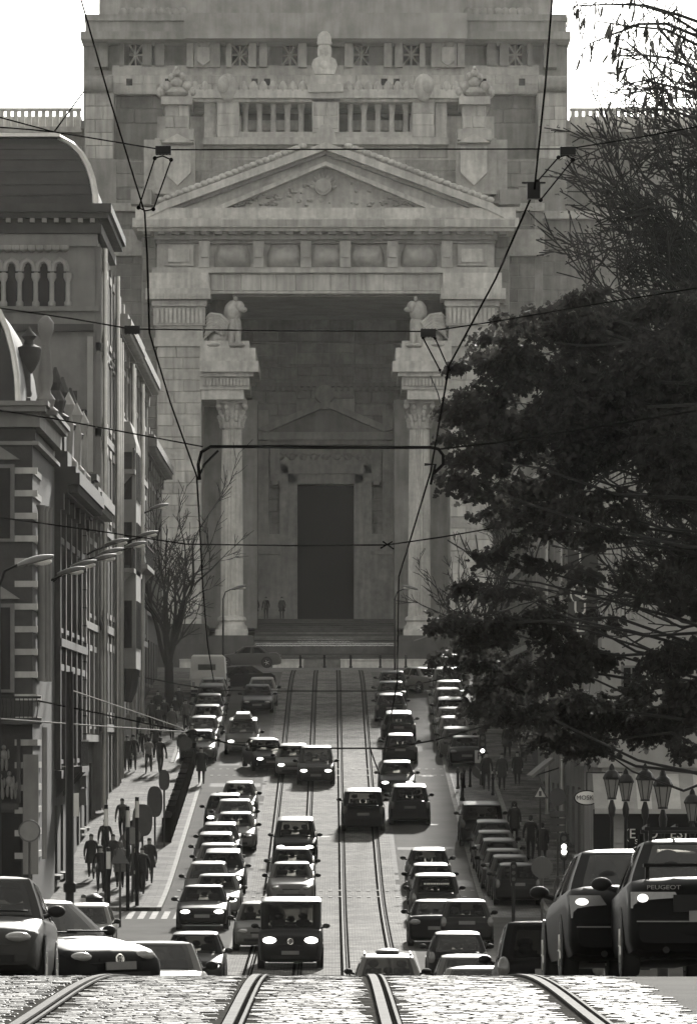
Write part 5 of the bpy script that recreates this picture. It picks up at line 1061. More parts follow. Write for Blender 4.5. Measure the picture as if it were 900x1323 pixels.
# ================================================================== people
SKIN = mat('skin', .32, .6, .1, 8); HAIRM = mat('dark_hair', .03, .7, .2, 20); SHOE = mat('dark_shoes', .02, .5, 0)
def cloth(v): return mat('cloth_%03d' % int(v * 1000), v, .9, .2, 6)
PEOPLE = {}
def person_mesh(pose):
    """one continuous skinned figure, 1.75 m tall, facing -y; returns mesh"""
    st = {'walk': (.26, -.22, .22, -.20), 'stride': (.34, -.30, .30, -.26), 'stand': (.06, -.03, .04, -.02)}[pose.split('_')[0]]
    fl, fr, al, ar = st; coat = pose.endswith('coat')
    V = [(0, 0, .95), (0, 0, 1.12), (0, -.01, 1.30), (0, 0, 1.44), (0, -.01, 1.52), (0, -.03, 1.60), (0, -.03, 1.70)]; E = [(i, i+1) for i in range(6)]; r = [(.165, .12), (.15, .11), (.185, .12), (.13, .09), (.058, .06), (.085, .10), (.075, .09)]
    def chain(start, pts):
        p = start
        for q, rad in pts: V.append(q); r.append((rad, rad) if not isinstance(rad, tuple) else rad); E.append((p, len(V)-1)); p = len(V)-1
    for s, f in ((1, fl), (-1, fr)):
        kn = (s*.10, -f*.55 - .05, .50); an = (s*.10, -f + (.10 if f < 0 else 0), .09 + (.06 if f < -.1 else 0))
        chain(0, [((s*.095, -f*.1, .86), .105), ((s*.10, -f*.32 - .02, .68), .085), (kn, .068), ((s*.10, (kn[1]+an[1])/2 + .02, .29), .058), (an, .042), ((s*.105, an[1] - .13, an[2] - .05), (.04, .035))])
    for s, a in ((1, -al), (-1, -ar)):
        el = (s*.26, -a*.35 + .03, 1.12); wr = (s*.255, -a*.8 - .06, .90)
        chain(3, [((s*.17, 0, 1.42), .075), ((s*.22, -a*.15, 1.30), .062), (el, .05), ((s*.26, (el[1]+wr[1])/2, 1.0), .045), (wr, .033), ((s*.25, wr[1] - .03, .83), (.042, .025)), ((s*.248, wr[1] - .045, .76), (.022, .016))])
        hp = len(V) - 2; chain(hp, [((s*.232, wr[1] - .075, .80), .016)])
    me = bpy.data.meshes.new('p'); me.from_pydata(V, E, []); o = bpy.data.objects.new('p', me); COL.objects.link(o)
    o.modifiers.new('s', 'SKIN'); sv = me.skin_vertices[0].data
    for i, q in enumerate(r): sv[i].radius = q; sv[i].use_root = (i == 0)
    sb = o.modifiers.new('u', 'SUBSURF'); sb.levels = 1
    dg = bpy.context.evaluated_depsgraph_get(); m2 = bpy.data.meshes.new_from_object(o.evaluated_get(dg)); bpy.data.objects.remove(o); m2.name = 'person'
    m2.materials.clear()
    for mm in (SKIN, cloth(.03), cloth(.03), SHOE): m2.materials.append(mm)
    for p in m2.polygons:
        c = p.center; p.use_smooth = True
        p.material_index = 0 if (c.z > 1.5 or (abs(c.x) > .2 and c.z < .885 and c.z > .6)) else (3 if c.z < .10 else (1 if c.z > (.93) else 2))
    return m2
def person(x, Yg, label, pose='walk', top=.03, legs=.03, away=False, h=1.0, coat=False, hood=False, bag=False, z=None, group='people on the pavements', X=None, rz=None):
    if pose not in PEOPLE:
        PEOPLE[pose] = person_mesh(pose)
        hm = MB(); hm.ell((0, -.005, 1.69), (.088, .105, .085), 12, 8); hm.ell((0, .035, 1.62), (.08, .07, .09), 10, 7); PEOPLE['hair'] = hm.mesh('hair', HAIRM, 60)
        fm = MB(); fm.ell((0, -.135, 1.625), (.013, .022, .022), 6, 5); fm.ell((-.032, -.118, 1.655), (.011, .008, .008), 6, 4); fm.ell((.032, -.118, 1.655), (.011, .008, .008), 6, 4); fm.ell((0, -.124, 1.578), (.024, .008, .006), 6, 4); PEOPLE['face'] = fm.mesh('face', SKIN, 60)
        cm = MB(); rows = []
        for z_, w, d in ((.62, .25, .21), (.8, .235, .19), (1.0, .20, .155), (1.15, .185, .145), (1.32, .215, .15), (1.42, .19, .125), (1.48, .09, .085)):
            rows.append([(w*math.cos(a), d*math.sin(a), z_) for a in np.linspace(0, 2*math.pi, 17)])
        cm.grid(rows); PEOPLE['coat'] = cm.mesh('coat', cloth(.03), 60)
        hd = MB(); hd.ell((0, .01, 1.63), (.125, .135, .155), 12, 8); hd.ell((0, .05, 1.49), (.16, .11, .10), 10, 6); PEOPLE['hood'] = hd.mesh('hood', cloth(.03), 60)
        bg_ = MB(); bg_.taper(-.34, -.27, -.16, .16, .72, 1.0, .015); bg_.tube([(-.3, -.1, 1.0), (-.2, -.02, 1.44), (-.3, .1, 1.0)], .012, 5); PEOPLE['bag'] = bg_.mesh('bag', cloth(.06), None)
    X = PX(x, Yg) if X is None else X
    z = gz(Yg) + .135 if z is None else z
    o = obj('person', PEOPLE[pose]); o.location = (X, Yg, z - .005); o.rotation_euler = (0, 0, (math.pi if away else 0) + rnd.uniform(-.15, .15) if rz is None else rz); o.scale = (h, h, h)
    for i, v in ((1, top), (2, legs)): o.material_slots[i].link = 'OBJECT'; o.material_slots[i].material = cloth(v)
    tag(o, label, 'person', group)
    def kid(n, v=None):
        c = obj(n, PEOPLE[n], o)
        if v is not None: c.material_slots[0].link = 'OBJECT'; c.material_slots[0].material = cloth(v)
    if hood: kid('hood', top)
    else: kid('hair')
    kid('face')
    if coat: kid('coat', top)
    if bag: kid('bag')
    return o
Yr = Yrow
for x, y, lab, kw in ((164, 1001, 'person in dark coat standing by the shop wall', dict(coat=True, pose='stand')), (172, 1000, 'person in dark jacket beside the one in a dark coat by the wall', dict(pose='walk')),
        (192, 1003, 'person in grey jacket and dark trousers walking uphill', dict(top=.16, away=True)), (207, 1003, 'person in black carrying a bag next to the grey jacket', dict(away=True, bag=True, pose='stride')),
        (186, 976, 'person in pale top farther up the left pavement', dict(top=.3, away=True)), (236, 992, 'person in black jacket behind the round sign', dict(pose='stand')), (222, 960, 'walker in grey coat below the leafless tree', dict(top=.1, coat=True)), (205, 958, 'walker in dark coat near the tree trunk', dict(coat=True)), (196, 950, 'distant walker in black by the leafless tree', dict(away=True)), (226, 945, 'distant walker with pale trousers below the camper', dict(legs=.25)),
        (212, 948, 'distant walker in black jacket left of the tree trunk', dict()), (231, 932, 'distant person in dark coat just below the camper', dict(coat=True)), (204, 938, 'distant person in black close to the tall houses', dict(coat=True)), (240, 950, 'distant person in grey beside the parked row', dict(top=.08)), (178, 968, 'person in dark clothes at the shop door uphill', dict(coat=True)), (201, 985, 'person in dark jacket a few steps ahead of the grey jacket', dict()),
        (260, 1017, 'person in long black coat beside the dark railing end', dict(coat=True, pose='stand')), (248, 985, 'person in black at the bonnet of the grey parked saloon', dict(pose='stand')),
        (193, 1146, 'person in black coat walking downhill near the zebra crossing', dict(coat=True)), (184, 1160, 'person in dark jacket one step before the zebra crossing', dict(pose='stride')), (155, 1152, 'person in grey hooded coat between the sign posts', dict(top=.12, coat=True, hood=True, pose='stand')), (130, 1158, 'person in dark clothes next to the rubbish bin', dict(pose='stand'))):
    person(x, Yr(y), lab, **kw)
for x, y, lab, kw in ((176, 1158, 'person in dark coat beside the round sign post', dict(coat=True, pose='stand')), (146, 1140, 'person in black behind the triangular sign', dict(pose='walk')), (163, 1132, 'person in grey jacket uphill of the striped posts', dict(top=.1)), (118, 1140, 'person in black coat by the shopfront near the bin', dict(coat=True)), (136, 1120, 'person in dark jacket next to the shopfront', dict()), (175, 1112, 'walker in black on the middle of the left pavement', dict(coat=True, away=True)), (158, 1090, 'walker in dark grey uphill from the rounded sign', dict(top=.06))):
    person(x, Yr(y), lab, **kw)
person(66, 163, 'woman in long grey coat and headscarf by the scooter', pose='stand_coat', top=.14, coat=True, hood=True, z=gz(163)); person(50, 170, 'person in black jacket behind the woman in a long coat', pose='stand', z=gz(170)); person(108, 172, 'person bending over a pram with dark clothes', pose='walk', top=.05, z=gz(172))
for x, y, lab, kw in ((628, 1027, 'man in black jacket and light shoes walking by the signal', dict(h=1.05)), (648, 1025, 'person with coat and bag next to the man in light shoes', dict(coat=True, bag=True, top=.05)), (668, 1019, 'shorter person in dark coat farther up the right pavement', dict(coat=True, h=.93, pose='stand')),
        (664, 1094, 'hooded person in black between the parked cars and the couple', dict(hood=True, coat=True, pose='stand')), (685, 1118, 'broad man in black jacket walking away with a companion', dict(away=True, h=1.07)), (700, 1122, 'companion in dark coat right of the broad man', dict(away=True, coat=True, h=.97)), (655, 985, 'distant person under the tree on the right pavement', dict(coat=True)), (676, 990, 'distant person in grey under the tree', dict(top=.2))):
    person(x, Yr(y), lab, **kw)
zt_ = PZ(800, YF + 12)
for x, lab, kw in ((330, 'person in long black robe on the palace steps', dict(coat=True)), (343.5, 'person with pale folder on the palace steps', dict(bag=True)), (364, 'person standing nearest the doorway on the palace steps', dict(coat=True))):
    person(x, 424.3, lab, pose='stand', z=zt_, group='people on the palace steps', **kw)

# ================================================================== street furniture
def post(t, X, Y, z0, z1, r=.04, m=GREYM): return part('post', MB().tube([(X, Y, z0), (X, Y, z1)], r, 8), m, t, 60, True)
SIGNB = mat('sign_back_dull_grey', .055, .6, .2, 3); SIGNF = mat('sign_face_grey', .16, .5, .15, 3); SIGNW = mat('sign_face_white', .5, .5, .1, 3); SIGND = mat('sign_face_dark', .05, .45, .1, 3); LITG = mat('lit_signal_lens', .8, .3, 0, emit=4)
def hdisc(c, r, d=.03): return disc(c, r, r, d, 24)
def sign(kind, x, y, rpx, Y, label, foot=None, m=SIGNB, cat='sign', rz=1.0, group=None, postm=None):
    c = P(x, y, Y); r = rpx / F * Y; z0 = gz(Y) if foot is None else foot; t = thing(kind + '_sign', label, cat, (c.x, Y, z0), group=group)
    if kind == 'round':
        part('rim', hdisc(c, r), SIGNB, t, None, True); part('face', hdisc(c, r*.86, .05), m, t, None, True)
    elif kind == 'oval': part('plate', MB().prism([(c.x + r*math.copysign(1, math.cos(a))*abs(math.cos(a))**.7, c.z + r*rz*math.copysign(1, math.sin(a))*abs(math.sin(a))**.8) for a in np.linspace(0, 2*math.pi, 29)[:-1]], Y - .02, Y + .02, 'y'), m, t, None, True)
    elif kind == 'warning':
        part('plate', MB().prism([(c.x - r, c.z - r*.85), (c.x + r, c.z - r*.85), (c.x, c.z + r*.95)], Y - .02, Y + .02, 'y'), SIGND, t, None, True)
        if m is SIGNW: part('face', MB().prism([(c.x - r*.66, c.z - r*.66), (c.x + r*.66, c.z - r*.66), (c.x, c.z + r*.55)], Y - .03, Y + .03, 'y'), m, t, None, True); part('symbol', MB().box(c.x - .05, c.x + .05, Y - .04, Y - .031, c.z - r*.55, c.z + .02), SIGND, t, None, True)
    post(t, c.x, Y + .05, z0, c.z + r*rz*.8, .04, postm or GREYM)
    return t
PV = .13
sign('oval', 200, 1036, 10, Yr(1110), 'dark oval sign back on a thin post beside the railing', rz=2.0, m=SIGNB)
sign('oval', 212, 1008, 7, Yr(1098), 'smaller dark oval sign back behind the first oval one', rz=1.9, m=SIGNB)
sign('oval', 184, 1060, 13, 205, 'broad dark rounded sign near the round sign on the left corner', rz=1.6, m=SIGNB)
sign('round', 171, 1080, 12.5, 199, 'round grey sign on the left street corner', m=SIGNF)
sign('warning', 155, 1106, 12, 186, 'triangular sign seen from behind at the zebra crossing')
sign('round', 38, 1074, 14.5, 180, 'round grey sign before the striped corner house', m=SIGNF)
sign('round', 239, 961, 9.5, 262, 'dark round sign in front of the parked row', m=SIGNB)
t = sign('round', 620, 996, 10.5, 257, 'round no-parking sign below the traffic signal', m=SIGND); c = P(620, 996, 257); part('bar', MB().prism([(c.x - .24, c.z + .2), (c.x - .2, c.z + .24), (c.x + .24, c.z - .2), (c.x + .2, c.z - .24)], 256.95, 256.99, 'y'), SIGNF, t, None, True)
t = thing('parking_sign', 'grey plate with letter P under the lit traffic signal', 'sign', P(619, 990, 256.9)); c = P(619, 978, 256.9); part('plate', MB().box(c.x - .22, c.x + .22, 256.86, 256.9, c.z - .3, c.z + .3), SIGNW, t, None, True); text('P', .5, LETTERD, t, c + Vector((0, -.06, .02)))
def signal(x, y, Y, label, lit=0, s=1.0, foot=True):
    c = P(x, y, Y); t = thing('traffic_light', label, 'traffic light', (c.x, Y, gz(Y)))
    hs_ = MB(); w, h = .20*s, .62*s; hs_.prism([(c.x + w*math.copysign(abs(math.cos(a))**.5, math.cos(a)), c.z + h*math.copysign(abs(math.sin(a))**.6, math.sin(a))) for a in np.linspace(0, 2*math.pi, 25)[:-1]], Y - .12, Y + .12, 'y'); part('housing', hs_, BLACKM, t, None, True)
    for k in range(3): part('lens', MB().cyl((c.x, Y - .15, c.z + (1 - k)*.36*s), .11*s, .04, 'y', 16), LITG if k == lit else SIGND, t, None, True); part('visor', MB().tube([(c.x + .13*s*math.cos(a), Y - .2, c.z + (1-k)*.36*s + .13*s*math.sin(a)) for a in np.linspace(0, math.pi, 9)], .015, 4), BLACKM, t, None, True)
    post(t, c.x, Y + .2, gz(Y), c.z + h, .06, BLACKM); return t
signal(623, 962, 256.5, 'traffic signal with bright lower lens above the parking plate', 2, .85)
t = signal(728, 1094, 178, 'traffic signal with two bright lenses left of the long black saloon', 1, .75); c = P(728, 1101, 178); part('lens', MB().cyl((c.x, 177.8, c.z), .09, .05, 'y', 14), LITG, t, None, True)
signal(663, 1128, 184, 'slim black signal post in front of the corner hatchback', 5, .6)
sign('warning', 697.5, 1023, 10.5, 212, 'triangular pedestrian warning sign on the right pavement', m=SIGNW)
sign('round', 720, 1030, 11.5, 205, 'round no-parking sign above a stack of text plates', m=SIGND)
t = thing('plate_stack', 'stack of small grey text plates under the round sign', 'sign', P(720, 1120, 204.9))
for i in range(4): c = P(720, 1052 + i*9.5, 204.9); part('plate', MB().box(c.x - .3, c.x + .3, 204.86, 204.9, c.z - .115, c.z + .115), SIGNB, t, None, True)
part('post', MB().tube([P(720, 1045, 204.95), (PX(720, 204.95), 204.95, gz(205))], .035, 6), GREYM, t, None, True)
sign('round', 700, 1121, 14, 150, 'large dark round sign back beside the brow saloon', m=SIGNB)
sign('round', 606, 846, 9, 372, 'round sign on the plaza in front of the forecourt wall', m=SIGNB)
sign('warning', 561, 836, 6, 380, 'small triangular sign at the right end of the stairs')
t = sign('round', 570, 856, 1, 362, 'square plate with upward arrow at the top of the right lane'); c = P(570, 858, 362); part('plate', MB().box(c.x - .45, c.x + .45, 361.9, 361.95, c.z - .5, c.z + .5), SIGNB, t, None, True); part('arrow', MB().prism([(c.x - .1, c.z - .4), (c.x + .1, c.z - .4), (c.x + .1, c.z + .05), (c.x + .32, c.z + .05), (c.x, c.z + .42), (c.x - .32, c.z + .05), (c.x - .1, c.z + .05)], 361.85, 361.89, 'y'), SIGNW, t, None, True)
bm = MB().lathe([(.09, 0), (.09, .1), (.06, .14), (.055, .72), (.085, .76), (.085, .82), (.06, .86), (.075, .93), (.05, 1.0), (.01, 1.02)], (0, 0, 0), 10).mesh('bollard', BLACKM, 40)
for x, y in ((591, 1023), (599, 1021.5), (607, 1020), (597, 1038), (636.5, 1031)): o = obj('bollard', bm); o.location = (PX(x, Yr(y)), Yr(y), gz(Yr(y)) + .12); s_ = 1.0 if y != 1038 else 1.3; o.scale = (s_, s_, s_); tag(o, 'black iron bollard at the kerb by the no-parking sign', 'bollard', 'bollards by the no-parking sign')
for x in (419, 453, 491, 524, 388): o = obj('bollard', bm); o.location = (PX(x, 396), 396, gz(396)); o.scale = (1.4, 1.4, .95); tag(o, 'short post before the forecourt wall', 'bollard', 'posts on the plaza')
# bin, posts and planter silhouettes on the left corner
t = thing('rubbish_bin', 'black rubbish bin on the left street corner', 'bin', (PX(120, 183), 183, gz(183))); part('body', MB().lathe([(.28, 0), (.32, .1), (.34, 1.05), (.3, 1.1)], (0, 0, 0), 14), BLACKM, t, 40); part('lid', MB().lathe([(.36, 1.1), (.36, 1.16), (.1, 1.3)], (0, 0, 0), 14), PLAST, t, 40)
tr_ = thing('tram_pole', 'thick black overhead-line pole behind the sloping-nosed car', 'pole', (PX(90, 127), 127, gz(127))); part('shaft', MB().lathe([(.13, 0), (.13, 1.0), (.105, 1.05), (.09, PZ(868, 127) - gz(127))], (0, 0, 0), 12), BLACKM, tr_, 40); part('collar', MB().lathe([(.14, 3.2), (.15, 3.25), (.15, 3.4), (.1, 3.45)], (0, 0, 0), 12), BLACKM, tr_, 40); part('notice', MB().box(.1, .22, -.12, -.1, PZ(1055, 127) - gz(127), PZ(1025, 127) - gz(127)), SIGNW, tr_)
for x, yt, yb, Y in ((137, 1040, 1150, 190), (165, 1042, 1165, 196), (177, 1030, 1160, 197), (140, 1095, 1165, 188)):
    t = thing('striped_post', 'dark post with pale reflective band at the left street corner', 'post', (PX(x, Y), Y, gz(Y)), group='posts at the left corner'); z0 = gz(Y); z1 = PZ(yt, Y)
    part('shaft', MB().tube([(PX(x, Y), Y, z0), (PX(x, Y), Y, z1)], .07, 8), BLACKM, t, 60, True); part('band', MB().tube([(PX(x, Y), Y, z1 - .75), (PX(x, Y), Y, z1 - .15)], .078, 8), SIGNW, t, 60, True)
# dark guard railing along the left kerb: one panel a bay
gr = thing('guard_railing', 'long dark panelled railing along the left kerb', 'railing', (-6.85, 245, gz(245)))
for i in range(14):
    ya = 226 + i*3.0; rows = MB(); z0, z1 = gz(ya) + .13, gz(ya + 2.9) + .13
    rows.add([(-7.08, ya, z0-.02), (-6.72, ya, z0-.02), (-6.72, ya+2.97, z1-.02), (-7.08, ya+2.97, z1-.02), (-7.08, ya, z0+1.0), (-6.72, ya, z0+1.0), (-6.72, ya+2.97, z1+1.0), (-7.08, ya+2.97, z1+1.0)], [(0,3,2,1),(4,5,6,7),(0,1,5,4),(1,2,6,5),(2,3,7,6),(3,0,4,7)])
    part('panel', rows, CABLE, gr, None, True); part('rail_post', MB().box(-7.1, -6.70, ya - .02, ya + .06, z0 - .02, z0 + 1.03), CABLE, gr, None, True)
# bicycle loops at the right corner
for x, Y in ((716, 172), (722, 170), (745, 168), (752, 166)):
    t = part('bicycle_stand', MB().tube([(PX(x, Y), Y, gz(Y)), (PX(x, Y), Y, gz(Y)+2.1), (PX(x, Y)+.08, Y, gz(Y)+2.3), (PX(x, Y)+.5, Y, gz(Y)+2.42), (PX(x, Y)+.58, Y, gz(Y)+2.1), (PX(x, Y)+.58, Y, gz(Y))], .035, 8), GREYM, None, 60); tag(t, 'tall grey metal hoop stand left of the brow saloon', 'hoop', 'metal hoops at the right corner')
# ornate lanterns
def lantern(x, ytop, Y, label):
    c = P(x, ytop, Y); z0 = gz(Y); t = thing('street_lantern', label, 'street lamp', (c.x, Y, z0), group='ornate lanterns before the awning'); h = c.z - z0
    part('post', MB().lathe([(.16, 0), (.16, .6), (.09, .75), (.065, 1.4), (.055, h - 1.6), (.1, h - 1.5), (.12, h - 1.3), (.05, h - 1.05)], (0, 0, 0), 10), BLACKM, t, 40)
    n = 6; part('glass', MB().lathe([(.11, h - .98), (.225, h - .42)], (0, 0, 0), n), mat('lantern_glass', .16, .2, .1, 4, spec=.7), t)
    fm = MB()
    for j in range(n): a = 2*math.pi*j/n; fm.tube([(.115*math.cos(a), .115*math.sin(a), h - 1.0), (.235*math.cos(a), .235*math.sin(a), h - .42)], .018, 4)
    fm.lathe([(.14, h - 1.04), (.14, h - .98), (.1, h - .97)], (0, 0, 0), 8); part('frame', fm, BLACKM, t)
    part('cap', MB().lathe([(.27, h - .42), (.28, h - .36), (.2, h - .2), (.1, h - .12), (.08, h - .02), (.02, h + .08)], (0, 0, 0), 8), BLACKM, t, 30)
for i, (x, y, Y) in enumerate(((790, 990, 168), (808, 996, 184), (833, 990, 160), (856, 997, 150), (894, 1022, 176))): lantern(x, y, Y, 'black ornate lantern post, %s from the oval shop sign' % ('first', 'second', 'third', 'fourth', 'fifth')[i])
# slanted sunshade of the next shop
t = thing('sunshade', 'folding shop sunshade sloping towards the right pavement', 'sunshade', P(700, 990, 232)); part('canvas', MB().prism([(PX(712, 232), PZ(979, 232)), (PX(714, 232), PZ(982, 232)), (PX(686, 232), PZ(1005, 232)), (PX(684, 232), PZ(1002, 232))], 230, 236, 'y'), mat('sunshade_canvas', .2, .9, .2, 3), t, None, True); part('arm', MB().tube([P(686, 1004, 232), P(744, 985, 232)], .03, 5), GREYM, t, None, True)
# street lamps on the left: cobra heads on wall brackets, one on a mast
def cobra(x, y, Y, label, group='cobra-head lamps on the left', mast=False, s=1, length=None):
    c = P(x, y, Y); t = thing('street_lamp', label, 'street lamp', (c.x, Y, c.z), group=group)
    wallX = XL - .02 if s > 0 else XR
    if mast:
        part('mast', MB().tube([(-1.0, 0, gz(Y) - c.z + .0), (-1.0, 0, -.6), (-.85, 0, -.15), (-.5, 0, .02), (-.2, 0, .02)], [.08, .05, .04, .035, .03], 8), BLACKM, t, 60)
    else:
        L = c.x - wallX; part('arm', MB().tube([(-L, 0, -.55), (-L*.6, 0, -.2), (-.3*s, 0, .0)], .045, 6), BLACKM, t, 60)
    hd = MB(); rows = []
    for u in np.linspace(0, 1, 9):
        w = .26 * math.sin(math.pi * min(1, .12 + u*.80))**.7; hh = .17 * math.sin(math.pi * min(1, .15 + u*.75))**.8
        rows.append([((-.48 + u*1.0)*s, w*math.cos(a), -.02 + u*.26 + hh*max(-.25, math.sin(a))) for a in np.linspace(0, 2*math.pi, 13)])
    hd.grid(rows); hd.add(rows[0][:-1], [tuple(range(12))]); hd.add(rows[-1][:-1], [tuple(range(12))]); h_ = part('head', hd, mat('lamp_housing', .09, .4, .2, 4), t, 50)
    part('lens', MB().ell((.18*s, 0, .12), (.30, .19, .11), 12, 7), mat('lamp_bowl', .85, .3, .05, 6, spec=.5, trans=.6), h_, 50)
for i, (x, y, Y, mst) in enumerate(((45, 731, 150, True), (91, 743, 193, False), (107, 734, 203, False), (133, 726, 206, False), (142, 718, 212, False), (150, 705, 226, False), (174, 708, 248, False), (190, 694, 258, False), (205, 658, 288, False))):
    cobra(x, y, Y, '%s cobra-head street lamp uphill from the slim mast lamp' % ['', 'first', 'second', 'third', 'fourth', 'fifth', 'sixth', 'seventh', 'eighth'][i] if i else 'street lamp on a slim mast beside the striped corner house', mast=mst, group='cobra-head lamps on the left')
t = cobra(308, 762, 352, 'tall mast lamp with long arm in front of the left column', mast=True); cobra(530, 762, 352, 'tall mast lamp with arm before the right column', mast=True, s=-1)
# ================================================================== overhead tram wires
WR = .020
def wire(label, pts, r=None, m=CABLE, ins=(), hang=(), tube=None, group='overhead span wires'):
    r = (r or .0) if r and r >= .03 else 0.95 * pts[0][2] / F
    a = P(*pts[0]); t = thing('span_wire', label, 'cable', (a.x, a.y, a.z), group=group)
    part('cable', MB().tube([P(*p) for p in pts], r, 5), m, t, 60, True)
    for x, y, Y in ins:
        c = P(x, y, Y); k = Y / F; i_ = MB(); i_.box(c.x - 10*k, c.x + 10*k, Y - .06, Y + .06, c.z - 6*k, c.z + 4*k)
        for j in range(5): i_.cyl((c.x + (-9 + j*4.2)*k, Y, c.z - 1*k), 6.2*k, 1.8*k, 'x', 10)
        part('insulator', i_, BLACKM, t, 40, True)
    for h in hang: part('hanger', MB().tube([P(*p) for p in h], 1.0*h[0][2]/F, 5), CABLE, t, 60, True); hm_ = MB(); [hm_.ell(P(*p), (.02, .02, .02), 6, 5) for p in (h[0], h[-1])]; part('clamp', hm_, CABLE, t, 60, True)
    return t
wire('highest span wire crossing over the pediment with ribbed insulators', [(-12, 148, 50), (70, 170, 50), (210, 193, 50), (440, 192.5, 50), (733, 192, 50), (820, 178, 50), (912, 161, 50)], ins=((211, 193, 50), (733, 194, 50)), hang=([(200, 204, 50), (179, 268, 50)], [(221, 206, 50), (198, 270, 50)], [(200, 204, 50), (210, 201, 50), (221, 206, 50)], [(179, 268, 50), (188, 272, 50), (198, 270, 50)], [(721, 203, 50), (694, 234, 48)], [(740, 206, 50), (698, 258, 48)], [(721, 203, 50), (731, 200, 50), (740, 206, 50)]))
wire('thin wire leaving the top insulator towards the left edge', [(-12, 163, 52), (40, 167, 52), (70, 170, 51)])
wire('span wire crossing the dark vault above the columns', [(-12, 396, 69), (90, 411, 69), (171, 425, 69), (360, 427, 69), (553, 428, 69), (640, 415, 69), (780, 391, 69), (912, 370, 69)], ins=((171, 425, 69), (553, 429, 69)), hang=([(546, 436, 69), (568, 478, 70)], [(562, 437, 69), (580, 478, 70)], [(546, 436, 69), (554, 432, 69), (562, 437, 69)]), r=.018)
t = wire('thick tubular cross-arm hanging on span wires before the doorway', [(-12, 528, 92), (70, 541, 92), (262, 577, 92)], r=.017)
part('tube', MB().tube([P(*p, 92) for p in ((258, 620), (256, 600), (260, 584), (272, 577), (340, 577), (420, 578), (556, 578), (566, 580), (572, 588), (572, 600), (560, 612))], .028, 8), CABLE, t, 60, True)
part('cable', MB().tube([P(*p, 92) for p in ((568, 580), (640, 572), (780, 550), (912, 528))], .016, 5), CABLE, t, 60, True)
part('bracket', MB().tube([P(255, 620, 92), P(264, 600, 92), P(282, 582, 92)], .02, 5).tube([P(548, 600, 92), P(562, 600, 92), P(556, 626, 92)], .025, 5), CABLE, t, 60, True)
wire('lower span wire crossing the middle of the doorway', [(-12, 667, 124), (120, 685, 124), (240, 703, 124), (375, 705, 124), (500, 704, 124), (570, 694, 124), (740, 664, 124), (912, 634, 124)], r=.019, hang=([(492, 708, 124), (506, 700, 124)], [(495, 700, 124), (508, 709, 124)]))
wire('pale diagonal wire running up through the branches', [(535, 828, 130), (640, 792, 128), (780, 746, 126), (912, 702, 124)], r=.013, m=BRIGHTM)
wire('lowest span wire dipping across the street above the cars', [(-12, 893, 190), (110, 918, 190), (232, 944, 190), (300, 962, 190), (372, 967, 190), (497, 967, 190), (560, 957, 190), (640, 934, 190), (770, 905, 190), (912, 878, 190)], r=.03, hang=([(478, 967, 190), (484, 985, 190), (490, 1000, 190)],))
wire('wire from the black pole towards the street', [(90, 891, 127), (160, 915, 150), (236, 941, 190)], r=.022, m=BRIGHTM); wire('dull wire from the left edge meeting the pole wire', [(-12, 928, 180), (110, 937, 185), (240, 946, 190)], r=.02, m=BRIGHTM)
wire('far span wire at the head of the street above the rails', [(150, 868, 290), (230, 884, 290), (280, 892, 290), (372, 893, 290), (492, 893, 290), (540, 884, 290), (640, 862, 290)], r=.035)
t = thing('contact_wire', 'overhead contact wire falling from the top left corner to the tubular arm', 'cable', P(105, 0, 38), group='contact wires'); part('cable', MB().tube([P(*p) for p in ((92, -40, 36), (105, 0, 38), (140, 122, 43.5), (183, 262, 50), (187, 275, 50.6), (190, 330, 55), (193, 430, 62), (220, 520, 70), (254, 615, 82), (258, 680, 95), (262, 760, 118), (268, 832, 150), (276, 880, 200))], [1.2*q/F for q in (36, 38, 43.5, 50, 50.6, 55, 62, 70, 82, 90, 100, 110, 130)], 6), CABLE, t, 60, True)
t = thing('contact_wire', 'overhead contact wire falling from the top right past the tree', 'cable', P(713, 0, 40), group='contact wires'); part('cable', MB().tube([P(*p) for p in ((716, -40, 39), (713, 0, 40), (704, 110, 42), (690, 245, 46), (640, 360, 56), (580, 472, 70), (556, 610, 92), (532, 690, 108), (515, 745, 124), (514, 800, 140), (513, 880, 180), (496, 975, 250))], [1.3*q/F for q in (39, 40, 42, 46, 56, 66, 80, 85, 90, 100, 120, 150)], 6), CABLE, t, 60, True); c = P(689, 246, 46); part('clamp', MB().box(c.x - .055, c.x + .055, 45.95, 46.05, c.z - .07, c.z + .06).box(c.x - .1, c.x + .1, 45.97, 46.03, c.z + .06, c.z + .072), BLACKM, t, None, True)
wire('thin stay wire from the corner pier down to the roof', [(108, 118, 240), (70, 170, 190)], r=.02)
